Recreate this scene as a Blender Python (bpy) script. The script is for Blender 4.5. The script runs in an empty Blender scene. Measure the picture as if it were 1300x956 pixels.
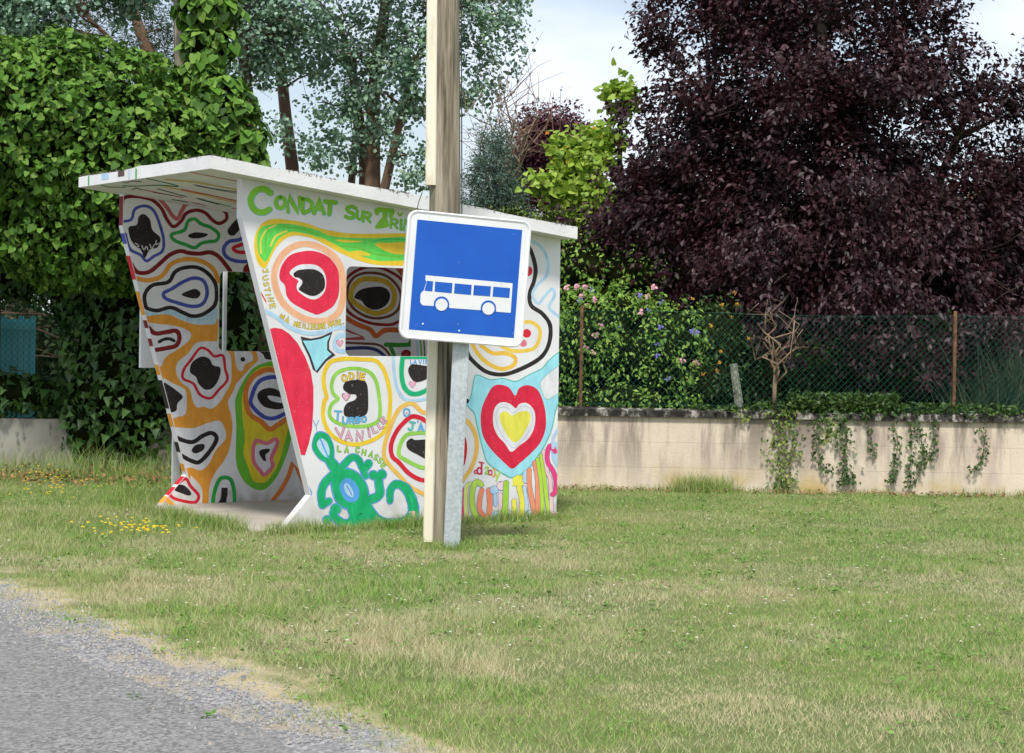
import bpy, math, random
import numpy as np
from mathutils import Vector
from mathutils.geometry import tessellate_polygon
random.seed(7); rng = np.random.default_rng(11)
S = bpy.context.scene; COL = S.collection
R = math.radians

# ------------------------------------------------------------------ camera
FPX, PITCH, ROLL, EYE = 2415.57, -0.0051, 0.0156, 1.3958
PCX, PCY = 650.0, 433.5
cd = bpy.data.cameras.new('camera'); cam = bpy.data.objects.new('camera', cd); COL.objects.link(cam)
cd.sensor_fit = 'HORIZONTAL'; cd.sensor_width = 36; cd.lens = FPX*36/1300
cd.shift_y = -(478-433.5)/1300; cd.clip_end = 2000; cd.clip_start = .05
cam.location = (0, 0, EYE)
from mathutils import Matrix
cam.matrix_world = Matrix.Translation((0,0,EYE)) @ Matrix.Rotation(R(90)+PITCH,4,'X') @ Matrix.Rotation(ROLL,4,'Z')
S.camera = cam

def ray(px, py):
    a, b = px-PCX, py-PCY
    c, s = math.cos(ROLL), math.sin(ROLL)
    X = (a*c+b*s)/FPX; u = (a*s-b*c)/FPX
    c, s = math.cos(PITCH), math.sin(PITCH)
    return np.array([X, c-u*s, s+u*c])
EYEV = np.array([0, 0, EYE])
def at(px, py, d):
    r = ray(px, py); return r*d/r[1]+EYEV
def gnd(px, py, z=0.):
    r = ray(px, py); return r*(z-EYE)/r[2]+EYEV

# ------------------------------------------------------------------ objects
def tag(o, label=None, cat=None, group=None, kind=None):
    if label: o['label'] = label
    if cat: o['category'] = cat
    if group: o['group'] = group
    if kind: o['kind'] = kind
    return o
def empty(name, loc, label, cat, group=None):
    o = bpy.data.objects.new(name, None); COL.objects.link(o); o.location = tuple(loc); o.empty_display_size = .2
    return tag(o, label, cat, group)
def link(name, me, parent=None):
    o = bpy.data.objects.new(name, me); COL.objects.link(o)
    if parent is not None:
        o.parent = parent
        o.matrix_parent_inverse = Matrix.Translation(-Vector(parent.location))
    return o
def mesh_np(name, V, T, mats, parent=None, midx=None, smooth=False):
    """V (n,3), T (m,3) triangles"""
    me = bpy.data.meshes.new(name)
    V = np.asarray(V, dtype=np.float32); T = np.asarray(T, dtype=np.int32)
    me.vertices.add(len(V)); me.vertices.foreach_set('co', V.ravel())
    me.loops.add(T.size); me.loops.foreach_set('vertex_index', T.ravel())
    me.polygons.add(len(T)); me.polygons.foreach_set('loop_start', np.arange(0, T.size, 3, dtype=np.int32))
    if midx is not None: me.polygons.foreach_set('material_index', np.asarray(midx, dtype=np.int32))
    if smooth: me.polygons.foreach_set('use_smooth', np.ones(len(T), dtype=bool))
    me.update(calc_edges=True); me.validate()
    for m in (mats if isinstance(mats, (list, tuple)) else [mats]): me.materials.append(m)
    return link(name, me, parent)

class MB:
    """collects shapes with material index"""
    def __init__(s): s.V = []; s.F = []; s.M = []
    def add(s, vs, fs, m=0):
        b = len(s.V); s.V += [tuple(v) for v in vs]
        for f in fs: s.F.append(tuple(b+i for i in f)); s.M.append(m)
    def box(s, lo, hi, m=0, T=None):
        x0,y0,z0 = lo; x1,y1,z1 = hi
        vs = [(x0,y0,z0),(x1,y0,z0),(x1,y1,z0),(x0,y1,z0),(x0,y0,z1),(x1,y0,z1),(x1,y1,z1),(x0,y1,z1)]
        if T: vs = [T(*v) for v in vs]
        s.add(vs, [(0,3,2,1),(4,5,6,7),(0,1,5,4),(1,2,6,5),(2,3,7,6),(3,0,4,7)], m)
    def tube(s, pts, rad, n=6, m=0, cap=True):
        pts = [Vector(tuple(p)) for p in pts]
        if not hasattr(rad, '__len__'): rad = [rad]*len(pts)
        rings = []; a = None
        for i, p in enumerate(pts):
            d = (pts[min(i+1, len(pts)-1)]-pts[max(i-1, 0)]).normalized()
            if a is None: a = d.orthogonal().normalized()
            a = (a-d*a.dot(d)).normalized(); b = d.cross(a)
            rings.append([p+(a*math.cos(2*math.pi*k/n)+b*math.sin(2*math.pi*k/n))*rad[i] for k in range(n)])
        vs = [v for r in rings for v in r]; fs = []
        for i in range(len(pts)-1):
            for k in range(n):
                fs.append((i*n+k, i*n+(k+1) % n, (i+1)*n+(k+1) % n, (i+1)*n+k))
        if cap: fs += [tuple(range(n-1, -1, -1)), tuple((len(pts)-1)*n+k for k in range(n))]
        s.add(vs, fs, m)
    def build(s, name, mats, parent=None, smooth=False, bevel=0):
        me = bpy.data.meshes.new(name); me.from_pydata(s.V, [], s.F)
        for m in (mats if isinstance(mats, (list, tuple)) else [mats]): me.materials.append(m)
        me.polygons.foreach_set('material_index', s.M)
        if smooth: me.polygons.foreach_set('use_smooth', [True]*len(s.F))
        me.update(); o = link(name, me, parent)
        if bevel:
            b = o.modifiers.new('b', 'BEVEL'); b.width = bevel; b.segments = 2; b.limit_method = 'ANGLE'
        return o

# ------------------------------------------------------------------ materials
def srgb(r, g, b):
    f = lambda c: (c/255)/12.92 if c/255 <= .04045 else (((c/255)+.055)/1.055)**2.4
    return (f(r), f(g), f(b), 1)
class NT:
    def __init__(s, name):
        s.m = bpy.data.materials.new(name); s.m.use_nodes = True; s.t = s.m.node_tree; s.t.nodes.clear()
        s.out = s.n('ShaderNodeOutputMaterial')
    def n(s, typ, **kw):
        nd = s.t.nodes.new(typ)
        for k, v in kw.items():
            if k.startswith('i_'):
                nm = k[2:].replace('_', ' ')
                nd.inputs[nm].default_value = v
            else: setattr(nd, k, v)
        return nd
    def l(s, a, b): s.t.links.new(a, b)
    def pos(s): return s.n('ShaderNodeNewGeometry').outputs['Position']
    def noise(s, scale, detail=4, vec=None, scl=None, rough=.55):
        nd = s.n('ShaderNodeTexNoise'); nd.inputs['Scale'].default_value = scale; nd.inputs['Detail'].default_value = detail
        nd.inputs['Roughness'].default_value = rough
        v = vec if vec is not None else s.pos()
        if scl:
            mp = s.n('ShaderNodeMapping'); mp.inputs['Scale'].default_value = scl; s.l(v, mp.inputs['Vector']); v = mp.outputs[0]
        s.l(v, nd.inputs['Vector']); return nd.outputs['Fac']
    def ramp(s, fac, stops):
        nd = s.n('ShaderNodeValToRGB'); e = nd.color_ramp.elements
        e[0].position, e[0].color = stops[0]; e[1].position, e[1].color = stops[-1]
        for p, c in stops[1:-1]:
            x = e.new(p); x.color = c
        s.l(fac, nd.inputs['Fac']); return nd.outputs['Color']
    def mix(s, fac, a, b, mode='MIX'):
        nd = s.n('ShaderNodeMix', data_type='RGBA', blend_type=mode)
        for v, i in ((fac, 0), (a, 6), (b, 7)):
            if hasattr(v, 'type'): s.l(v, nd.inputs[i])
            else: nd.inputs[i].default_value = v
        return nd.outputs[2]
    def bsdf(s, col, rough=.8, metal=0, bump=None, bstr=.3, bdist=.01, spec=.3):
        p = s.n('ShaderNodeBsdfPrincipled')
        if hasattr(col, 'type'): s.l(col, p.inputs['Base Color'])
        else: p.inputs['Base Color'].default_value = col
        p.inputs['Metallic'].default_value = metal; p.inputs['Specular IOR Level'].default_value = spec
        if hasattr(rough, 'type'): s.l(rough, p.inputs['Roughness'])
        else: p.inputs['Roughness'].default_value = rough
        if bump is not None:
            b = s.n('ShaderNodeBump'); b.inputs['Strength'].default_value = bstr; b.inputs['Distance'].default_value = bdist
            s.l(bump, b.inputs['Height']); s.l(b.outputs[0], p.inputs['Normal'])
        return p
    def done(s, sh): s.l(sh.outputs[0], s.out.inputs['Surface']); return s.m
g1 = lambda v: (v, v, v, 1)
def K(c, k): return (c[0]*k, c[1]*k, c[2]*k, 1)

_paint = {}
def paint(rgb):
    if rgb in _paint: return _paint[rgb]
    t = NT('paint_%d' % len(_paint)); c = srgb(*rgb)
    f = t.mix(.5, t.noise(9, 5), t.noise(30, 4, scl=(1, 1, .25), rough=.6)); hi = (min(.86, c[0]*1.06+.010), min(.86, c[1]*1.06+.010), min(.86, c[2]*1.06+.010), 1)
    col = t.mix(t.ramp(f, [(.36, g1(0)), (.64, g1(1))]), K(c, .84), hi)
    wr = t.ramp(t.noise(75, 5, rough=.7), [(.655, g1(0)), (.69, g1(.8))]); col = t.mix(wr, col, (.66, .65, .63, 1))
    f2 = t.noise(110, 3); col = t.mix(t.ramp(f2, [(.68, g1(0)), (.80, g1(.12))]), col, (.5, .48, .44, 1))
    _paint[rgb] = t.done(t.bsdf(col, .62, bump=t.noise(240, 2), bstr=.15, bdist=.002)); return _paint[rgb]

def m_whitewall():
    t = NT('white_painted_concrete')
    f = t.noise(2.2, 6); col = t.ramp(f, [(.3, (.70, .70, .71, 1)), (.65, (.80, .80, .81, 1))])
    z = t.n('ShaderNodeSeparateXYZ'); t.l(t.pos(), z.inputs[0])
    # splash dirt near the ground and rain streaks
    zr = t.n('ShaderNodeMapRange'); zr.inputs[1].default_value = .28; zr.inputs[2].default_value = 0; t.l(z.outputs[2], zr.inputs[0])
    d = t.mix(1, zr.outputs[0], t.ramp(t.noise(9, 5), [(.35, g1(0)), (.7, g1(1))]), 'MULTIPLY')
    col = t.mix(d, col, (.42, .38, .30, 1))
    st = t.ramp(t.noise(7, 4, scl=(1, 1, .12)), [(.60, g1(0)), (.80, g1(.30))]); col = t.mix(st, col, (.48, .47, .43, 1))
    sp = t.ramp(t.noise(60, 3), [(.70, g1(0)), (.76, g1(.55))]); col = t.mix(sp, col, (.35, .33, .29, 1))
    return t.done(t.bsdf(col, .75, bump=t.noise(90, 4), bstr=.25, bdist=.004))
def m_roof():
    t = NT('weathered_white_roof')
    f = t.noise(3, 6); col = t.ramp(f, [(.3, (.68, .67, .66, 1)), (.65, (.80, .80, .79, 1))])
    sp = t.ramp(t.noise(26, 6, rough=.7), [(.60, g1(0)), (.68, g1(.75))])
    n = t.n('ShaderNodeNewGeometry'); z = t.n('ShaderNodeSeparateXYZ'); t.l(n.outputs['Position'], z.inputs[0])
    nz = t.n('ShaderNodeSeparateXYZ'); t.l(n.outputs['Normal'], nz.inputs[0])
    up = t.n('ShaderNodeMapRange'); up.inputs[1].default_value = .2; up.inputs[2].default_value = .6; t.l(nz.outputs[2], up.inputs[0])
    topm = t.mix(up.outputs[0], t.mix(1, sp, g1(.35), 'MULTIPLY'), g1(.9))
    topm = t.mix(1, topm, t.ramp(t.noise(12, 6), [(.4, g1(0)), (.6, g1(1))]), 'MULTIPLY')
    col = t.mix(topm, col, (.16, .15, .12, 1))
    return t.done(t.bsdf(col, .85, bump=t.noise(60, 5), bstr=.4, bdist=.006))
def m_beige():
    t = NT('beige_rendered_blockwork')
    f = t.noise(1.3, 6); col = t.ramp(f, [(.3, (.63, .52, .40, 1)), (.7, (.77, .67, .54, 1))])
    br = t.n('ShaderNodeTexBrick', offset=.5); mp = t.n('ShaderNodeMapping'); mp.inputs['Rotation'].default_value = (R(90), 0, 0)
    mp.inputs['Location'].default_value = (.3, -.02, 0)
    t.l(t.pos(), mp.inputs[0]); t.l(mp.outputs[0], br.inputs[0])
    br.inputs['Scale'].default_value = 1; br.inputs['Brick Width'].default_value = 1.35; br.inputs['Row Height'].default_value = .225
    br.inputs['Mortar Size'].default_value = .0035; br.inputs['Mortar Smooth'].default_value = .5; br.inputs['Color1'].default_value = g1(1); br.inputs['Color2'].default_value = g1(.88); br.inputs['Mortar'].default_value = g1(.68)
    col = t.mix(.55, col, br.outputs['Color'], 'MULTIPLY')
    # soot / algae runs that hang from the coping
    zz = t.n('ShaderNodeSeparateXYZ'); t.l(t.pos(), zz.inputs[0])
    zr = t.n('ShaderNodeMapRange'); zr.inputs[1].default_value = .05; zr.inputs[2].default_value = .75; t.l(zz.outputs[2], zr.inputs[0])
    st = t.ramp(t.noise(2.6, 5, scl=(1.9, 1, .30), rough=.62), [(.46, g1(0)), (.58, g1(.9))])
    st = t.mix(1, st, t.ramp(zr.outputs[0], [(0, g1(.15)), (.75, g1(1))]), 'MULTIPLY')
    col = t.mix(st, col, (.21, .17, .145, 1)); fs_ = t.ramp(t.noise(16, 5, scl=(1, 1, .12), rough=.7), [(.52, g1(0)), (.66, g1(.45))]); col = t.mix(t.mix(1, fs_, zr.outputs[0], 'MULTIPLY'), col, (.16, .13, .12, 1))
    pk = t.ramp(t.noise(1.9, 3, scl=(1.4, 1, .5)), [(.55, g1(0)), (.7, g1(.55))]); col = t.mix(pk, col, (.44, .31, .29, 1))
    lz = t.n('ShaderNodeMapRange'); lz.inputs[1].default_value = .26; lz.inputs[2].default_value = .05; t.l(zz.outputs[2], lz.inputs[0])
    ly = t.mix(1, lz.outputs[0], t.ramp(t.noise(1.6, 3), [(.5, g1(0)), (.62, g1(.8))]), 'MULTIPLY'); col = t.mix(ly, col, (.48, .34, .10, 1))
    b = t.mix(.5, t.noise(45, 5), br.outputs['Color'])
    return t.done(t.bsdf(col, .9, bump=b, bstr=.5, bdist=.012))
def m_coping():
    t = NT('lichen_coping'); f = t.noise(9, 7, scl=(1, 1, .6), rough=.7)
    col = t.ramp(f, [(.46, (.02, .018, .016, 1)), (.54, (.08, .07, .06, 1)), (.60, (.36, .33, .30, 1)), (.72, (.50, .47, .43, 1))])
    return t.done(t.bsdf(col, .9, bump=f, bstr=.5, bdist=.01))
def m_noise(name, c1, c2, scale=5, rough=.85, scl=None, bump=60, bstr=.3, metal=0, c3=None):
    t = NT(name); f = t.noise(scale, 6, scl=scl)
    st = [(.32, (*c1, 1)), (.68, (*c2, 1))]
    col = t.ramp(f, st)
    if c3: col = t.mix(t.ramp(t.noise(scale*4, 5, scl=scl), [(.58, g1(0)), (.68, g1(.8))]), col, (*c3, 1))
    return t.done(t.bsdf(col, rough, metal, bump=t.noise(bump, 4, scl=scl), bstr=bstr, bdist=.006))
def m_leaf(name, cs, transl=.3, rough=.5, spec=.35, patch=None):
    """cs: list of colours picked per leaf"""
    t = NT(name); g = t.n('ShaderNodeNewGeometry')
    n = len(cs); col = t.ramp(g.outputs['Random Per Island'], [(i/max(1, n-1), (*c, 1)) for i, c in enumerate(cs)])
    if patch: col = t.mix(t.ramp(t.noise(patch[0], 3), [(.42, g1(0)), (.62, g1(patch[2]))]), col, (*patch[1], 1))
    p = t.bsdf(col, rough, spec=spec); tr = t.n('ShaderNodeBsdfTranslucent'); t.l(col, tr.inputs[0])
    mx = t.n('ShaderNodeMixShader'); mx.inputs[0].default_value = transl
    t.l(p.outputs[0], mx.inputs[1]); t.l(tr.outputs[0], mx.inputs[2]); return t.done(mx)

M = {}
M['wall'] = m_whitewall(); M['roof'] = m_roof(); M['beige'] = m_beige(); M['coping'] = m_coping()
M['greywall'] = m_noise('old_grey_concrete', (.20, .18, .15), (.42, .39, .34), 3, scl=(1, 1, .5), c3=(.10, .10, .07))
M['slab'] = m_noise('concrete_slab', (.36, .32, .27), (.46, .42, .36), 4)
M['bark'] = m_noise('red_brown_bark', (.10, .058, .035), (.24, .15, .10), 6, scl=(1, 1, .2), bstr=.8)
M['bark_dark'] = m_noise('dark_bark', (.03, .022, .016), (.10, .075, .055), 8, scl=(1, 1, .3), bstr=.8)
M['twig'] = m_noise('dry_grey_twigs', (.15, .10, .07), (.30, .21, .14), 12)
M['timber'] = None
def m_timber():
    t = NT('weathered_timber_pole'); f = t.noise(22, 6, scl=(1, 1, .055), rough=.65)
    col = t.ramp(f, [(.36, (.08, .062, .042, 1)), (.5, (.24, .20, .145, 1)), (.64, (.40, .34, .26, 1))])
    gr = t.ramp(t.noise(1.2, 3, scl=(1, 1, .5)), [(.42, g1(0)), (.62, g1(.55))]); col = t.mix(gr, col, (.20, .22, .14, 1))
    cr = t.ramp(t.noise(26, 3, scl=(1, 1, .03), rough=.4), [(.60, g1(0)), (.63, g1(.9))]); col = t.mix(cr, col, (.05, .04, .03, 1))
    return t.done(t.bsdf(col, .85, bump=f, bstr=.8, bdist=.01))
M['timber'] = m_timber()
M['duct'] = m_noise('cream_plastic_duct', (.72, .66, .50), (.82, .77, .62), 2, rough=.5, scl=(1, 1, .3), bump=30, bstr=.05, c3=(.62, .55, .40))
def m_galv():
    t = NT('galvanised_steel'); v = t.n('ShaderNodeTexVoronoi'); v.inputs['Scale'].default_value = 60; t.l(t.pos(), v.inputs['Vector'])
    c = t.ramp(v.outputs['Color'], [(.2, (.40, .45, .48, 1)), (.8, (.52, .57, .60, 1))])
    c = t.mix(t.ramp(t.noise(7, 5, scl=(1, 1, .3)), [(.45, g1(0)), (.7, g1(.6))]), c, (.62, .65, .66, 1))
    return t.done(t.bsdf(c, .55, .35))
M['galv'] = m_galv()
M['signback'] = m_noise('grey_sign_back', (.35, .36, .37), (.45, .46, .47), 5, rough=.5)
def m_enamel(name, c, c2):
    t = NT(name); col = t.mix(t.ramp(t.noise(3, 5), [(.35, g1(0)), (.7, g1(1))]), (*c, 1), (*c2, 1))
    col = t.mix(t.ramp(t.noise(38, 3), [(.70, g1(0)), (.75, g1(.6))]), col, (.35, .36, .36, 1))
    return t.done(t.bsdf(col, .42, spec=.4, bump=t.noise(5, 2), bstr=.05, bdist=.01))
M['s_white'] = m_enamel('sign_white', (.78, .79, .80), (.70, .71, .72))
M['s_blue'] = m_enamel('sign_blue', (.007, .090, .47), (.011, .11, .52))
M['rust'] = m_noise('rusty_steel', (.10, .045, .02), (.26, .12, .06), 18, c3=(.12, .14, .10))
M['lichen'] = m_noise('lichen_post', (.10, .11, .08), (.34, .36, .28), 14, c3=(.5, .52, .45))
M['wire'] = m_noise('green_coated_wire', (.008, .065, .045), (.018, .11, .08), 5, rough=.7, bstr=.0)
M['cable'] = m_noise('black_cable', (.02, .02, .02), (.05, .05, .05), 5, rough=.6)
M['tealwood'] = m_noise('turquoise_boards', (.14, .55, .60), (.22, .66, .70), 6, scl=(1, 1, .15))
t = NT('inner_shade_hull'); M['core'] = t.done(t.bsdf(t.ramp(t.noise(9, 5), [(.3, (.006, .009, .003, 1)), (.7, (.016, .022, .007, 1))]), 1, spec=0))  # near-black colour paints the shade inside bushes, behind their outer leaves
M['house'] = m_noise('cream_house_wall', (.50, .44, .34), (.60, .54, .43), 3)
M['tiles'] = m_noise('clay_tiles', (.30, .11, .05), (.50, .22, .11), 9, bstr=.8)
M['glass'] = m_noise('dark_window_glass', (.03, .04, .05), (.06, .07, .08), 3, rough=.15, bstr=0)

# ------------------------------------------------------------------ light and sky
W = bpy.data.worlds.new('World'); S.world = W; W.use_nodes = True; wt = W.node_tree; wt.nodes.clear()
SUN_EL, SUN_AZ = 57, 185       # azimuth clockwise from +Y
out = wt.nodes.new('ShaderNodeOutputWorld'); bg = wt.nodes.new('ShaderNodeBackground'); bg.inputs[1].default_value = .105
sky = wt.nodes.new('ShaderNodeTexSky'); sky.sky_type = 'NISHITA'; sky.sun_disc = False
sky.sun_elevation = R(SUN_EL); sky.sun_rotation = R(SUN_AZ); sky.air_density = 1.0; sky.dust_density = 1.5
tc = wt.nodes.new('ShaderNodeTexCoord'); mp = wt.nodes.new('ShaderNodeMapping'); mp.inputs['Scale'].default_value = (1, 1, 2.6); mp.inputs['Location'].default_value = (.37, .2, .13)
nz = wt.nodes.new('ShaderNodeTexNoise'); nz.inputs['Scale'].default_value = 4.6; nz.inputs['Detail'].default_value = 7; nz.inputs['Roughness'].default_value = .48
cr = wt.nodes.new('ShaderNodeValToRGB'); cr.color_ramp.elements[0].position = .40; cr.color_ramp.elements[0].color = g1(.32); cr.color_ramp.elements[1].position = .60; cr.color_ramp.elements[1].color = g1(.84)
mx = wt.nodes.new('ShaderNodeMix'); mx.data_type = 'RGBA'; mx.inputs[7].default_value = (8.1, 8.6, 9.5, 1)
L = wt.links.new
L(tc.outputs['Generated'], mp.inputs[0]); L(mp.outputs[0], nz.inputs['Vector']); L(nz.outputs['Fac'], cr.inputs[0]); L(cr.outputs[0], mx.inputs[0])
L(sky.outputs[0], mx.inputs[6]); L(mx.outputs[2], bg.inputs[0]); L(bg.outputs[0], out.inputs[0])
sl = bpy.data.lights.new('sun', 'SUN'); sl.energy = 3.1; sl.angle = R(8); sl.color = (1, .965, .90)
so = bpy.data.objects.new('sun', sl); COL.objects.link(so)
sd = Vector((math.sin(R(SUN_AZ))*math.cos(R(SUN_EL)), math.cos(R(SUN_AZ))*math.cos(R(SUN_EL)), math.sin(R(SUN_EL))))
so.rotation_euler = sd.to_track_quat('Z', 'Y').to_euler(); so.location = (0, 0, 20)
S.view_settings.view_transform = 'Standard'; S.view_settings.look = 'None'; S.view_settings.exposure = 0.36; S.view_settings.gamma = 1
try: S.view_settings.use_curve_mapping = False
except Exception: pass
S.render.engine = 'CYCLES'; S.cycles.max_bounces = 6; S.cycles.transparent_max_bounces = 6

# ------------------------------------------------------------------ shelter frame
SX, SY, YAW, WID = -1.6197, 12.9519, 0.6006, 2.0147
cY, sY = math.cos(YAW), math.sin(YAW)
AX = np.array([cY, sY, 0]); XN = np.array([sY, -cY, 0]); ORG = np.array([SX, SY, 0])
def sh(X, y, z): p = ORG+XN*X+AX*y; return (p[0], p[1], z)
def tolocal(p): d = np.asarray(p)[:3]-ORG; return d@XN, d@AX
A0, A1, Z1, A2, Z2, BK = .071, .2978, .245, -.2582, 2.1446, 2.3916
SLP = (2.0968-2.4)/(BK-A2)
def zt(y): return 2.4+SLP*(y-A2)
W0, W1, WB, WT = .5557, 1.41, 1.208, 1.8358
TH = .075

# ------------------------------------------------------------------ ground
def gravel_colour(t):
    v = t.n('ShaderNodeTexVoronoi'); v.inputs['Scale'].default_value = 62; t.l(t.pos(), v.inputs['Vector'])
    col = t.ramp(v.outputs['Color'], [(.1, (.15, .15, .155, 1)), (.6, (.27, .265, .265, 1)), (.9, (.42, .40, .39, 1))])
    col = t.mix(t.ramp(t.noise(2.6, 6), [(.52, g1(0)), (.64, g1(.8))]), col, (.36, .30, .20, 1)); return col, v.outputs['Distance']
t = NT('lawn_soil')
f = t.noise(.55, 5); col = t.ramp(f, [(.35, (.08, .14, .03, 1)), (.55, (.14, .18, .05, 1)), (.72, (.30, .25, .13, 1))])
f2 = t.noise(30, 5); col = t.mix(t.ramp(f2, [(.35, g1(.0)), (.75, g1(.7))]), col, (.14, .12, .06, 1))
dt = t.n('ShaderNodeVectorMath', operation='DOT_PRODUCT'); t.l(t.pos(), dt.inputs[0]); dt.inputs[1].default_value = tuple(AX+.04*XN)
ad = t.n('ShaderNodeMath', operation='MULTIPLY_ADD'); t.l(t.noise(2.4, 6), ad.inputs[0]); ad.inputs[1].default_value = 1.1; t.l(dt.outputs['Value'], ad.inputs[2])
O_ = float(ORG@(AX+.04*XN))+.55+.07
def band(lo, hi):
    m_ = t.n('ShaderNodeMapRange'); m_.inputs[1].default_value = O_+hi; m_.inputs[2].default_value = O_+lo; t.l(ad.outputs[0], m_.inputs[0]); return m_.outputs[0]
col = t.mix(band(-2.42, -2.22), col, (.42, .35, .21, 1))
gc, gd = gravel_colour(t); col = t.mix(band(-2.58, -2.42), col, gc)
M['lawn'] = t.done(t.bsdf(col, .95, bump=f2, bstr=.6, bdist=.03))
def wavy_sheet(name, pts, z, mat):
    me = bpy.data.meshes.new(name); me.from_pydata([(p[0], p[1], z) for p in pts], [], [tuple(range(len(pts)))]); me.materials.append(mat)
    return tag(link(name, me), kind='structure')
wavy_sheet('ground', [(-300, -300), (300, -300), (300, 500), (-300, 500)], 0, M['lawn'])
t = NT('asphalt'); v = t.n('ShaderNodeTexVoronoi'); v.inputs['Scale'].default_value = 75; t.l(t.pos(), v.inputs['Vector'])
col = t.ramp(v.outputs['Color'], [(.1, (.10, .098, .095, 1)), (.9, (.30, .295, .285, 1))])
col = t.mix(t.ramp(t.noise(2, 5), [(.4, g1(0)), (.7, g1(.5))]), col, (.185, .18, .175, 1))
M['asphalt'] = t.done(t.bsdf(col, .9, bump=v.outputs['Distance'], bstr=.6, bdist=.01))
t = NT('roadside_gravel'); col, gd = gravel_colour(t)
M['gravel'] = t.done(t.bsdf(col, .95, bump=gd, bstr=.9, bdist=.012))
def edge(y0, amp, fr, ph): return lambda X: y0+amp*math.sin(X*fr+ph)+amp*.6*math.sin(X*fr*2.7+ph*2)+amp*.35*math.sin(X*fr*6.1+ph)
eG = edge(-2.62, .05, 1.9, .4); eA = edge(-2.86, .03, 2.3, 1.7)
def strip(name, yf, ynear, z, mat):
    xs = np.linspace(-60, 60, 1500); vs = []; fs = []
    for i, X in enumerate(xs):
        vs += [sh(X, yf(X)-.04*max(-4, min(12, X-1.75)), z), sh(X, ynear-1, z)]
        if i: fs.append((2*i-2, 2*i-1, 2*i+1, 2*i))
    me = bpy.data.meshes.new(name); me.from_pydata(vs, [], fs); me.materials.append(mat); return tag(link(name, me), kind='structure')
strip('gravel_verge', eG, -9.2, .005, M['gravel'])
strip('road', eA, -8.6, .010, M['asphalt'])
# loose stones along the verge: nobody could count them
N = 9000; X = rng.uniform(-6, 6, N); Yl = -2.66+rng.normal(0, .14, N); keep = (Yl < -2.35); Yl = Yl-.04*(X-1.75); X, Yl = X[keep], Yl[keep]
P = ORG+XN*X[:, None]+AX*Yl[:, None]; P[:, 2] = .012
sz = rng.uniform(.002, .0065, len(P))*(1+.8*(rng.random(len(P)) > .96)); tet = np.array([(1, 0, -.4), (-.5, .8, -.4), (-.5, -.8, -.4), (.1, .1, .8), (.6, .7, .3), (-.9, 0, .4)])
oc = np.array([(0, 4, 3), (4, 5, 3), (5, 0, 3), (0, 1, 4), (1, 5, 4), (1, 2, 5), (2, 0, 5)])
V = (P[:, None, :]+sz[:, None, None]*(tet[None]*rng.uniform(.7, 1.3, (len(P), 6, 3)))); Tt = (oc[None]+(np.arange(len(P))*6)[:, None, None]).reshape(-1, 3)
M['stone'] = m_leaf('loose_stones', [(.15, .15, .155), (.25, .25, .26), (.36, .35, .34), (.36, .30, .22)], 0, .9, .2)
tag(mesh_np('loose_gravel', V.reshape(-1, 3), Tt, M['stone']), 'loose grey chippings scattered along the edge of the road', 'gravel', kind='stuff')

# ------------------------------------------------------------------ mural machinery
C = {'L1': (140, 230, .16736), 'L2': (190, 250, .16736), 'L3': (150, 380, .16736), 'L4': (190, 500, .16736), 'L5': (280, 430, .13598),
     'L6': (290, 530, .13598), 'R1': (300, 220, .12552), 'R2': (400, 230, .13598), 'R3': (320, 320, .13598), 'R4': (340, 410, .13598),
     'R5': (410, 440, .14644), 'R6': (380, 540, .14639), 'R7': (580, 460, .14644), 'R8': (580, 560, .11504), 'S5': (500, 250, .25105),
     'G3': (300, 200, .25105), 'WN': (430, 330, .13605), 'RF': (100, 200, .16923), 'P': (0, 0, 1)}
def cpx(c, pts): x, y, s = C[c]; return [(x+a*s, y+b*s) for a, b in pts]
def smooth(pts, closed, n=6):
    p = [np.array(q, float) for q in pts]; m = len(p)
    if m < 3: return [tuple(q) for q in p]
    o = []
    for i in range(m if closed else m-1):
        g = (lambda k: p[k % m]) if closed else (lambda k: p[max(0, min(m-1, k))])
        a, b, c, d = g(i-1), g(i), g(i+1), g(i+2)
        for j in range(n):
            t_ = j/n; o.append(tuple(.5*((2*b)+(c-a)*t_+(2*a-5*b+4*c-d)*t_*t_+(3*b-a-3*c+d)*t_**3)))
    if not closed: o.append(tuple(p[-1]))
    return o
def clip_half(poly, a, b, c):
    o = []
    for i in range(len(poly)):
        p, q = poly[i], poly[(i+1) % len(poly)]
        dp, dq = a*p[0]+b*p[1]+c, a*q[0]+b*q[1]+c
        if dp >= 0: o.append(p)
        if (dp >= 0) != (dq >= 0):
            k = dp/(dp-dq); o.append(tuple(p[j]+(q[j]-p[j])*k for j in range(len(p))))
    return o
def convex_planes(poly):
    c = np.mean(poly, axis=0); pl = []
    for i in range(len(poly)):
        (x0, y0), (x1, y1) = poly[i], poly[(i+1) % len(poly)]
        a, b = y0-y1, x1-x0; cc = -(a*x0+b*y0)
        if a*c[0]+b*c[1]+cc < 0: a, b, cc = -a, -b, -cc
        pl.append((a, b, cc))
    return pl
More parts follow.
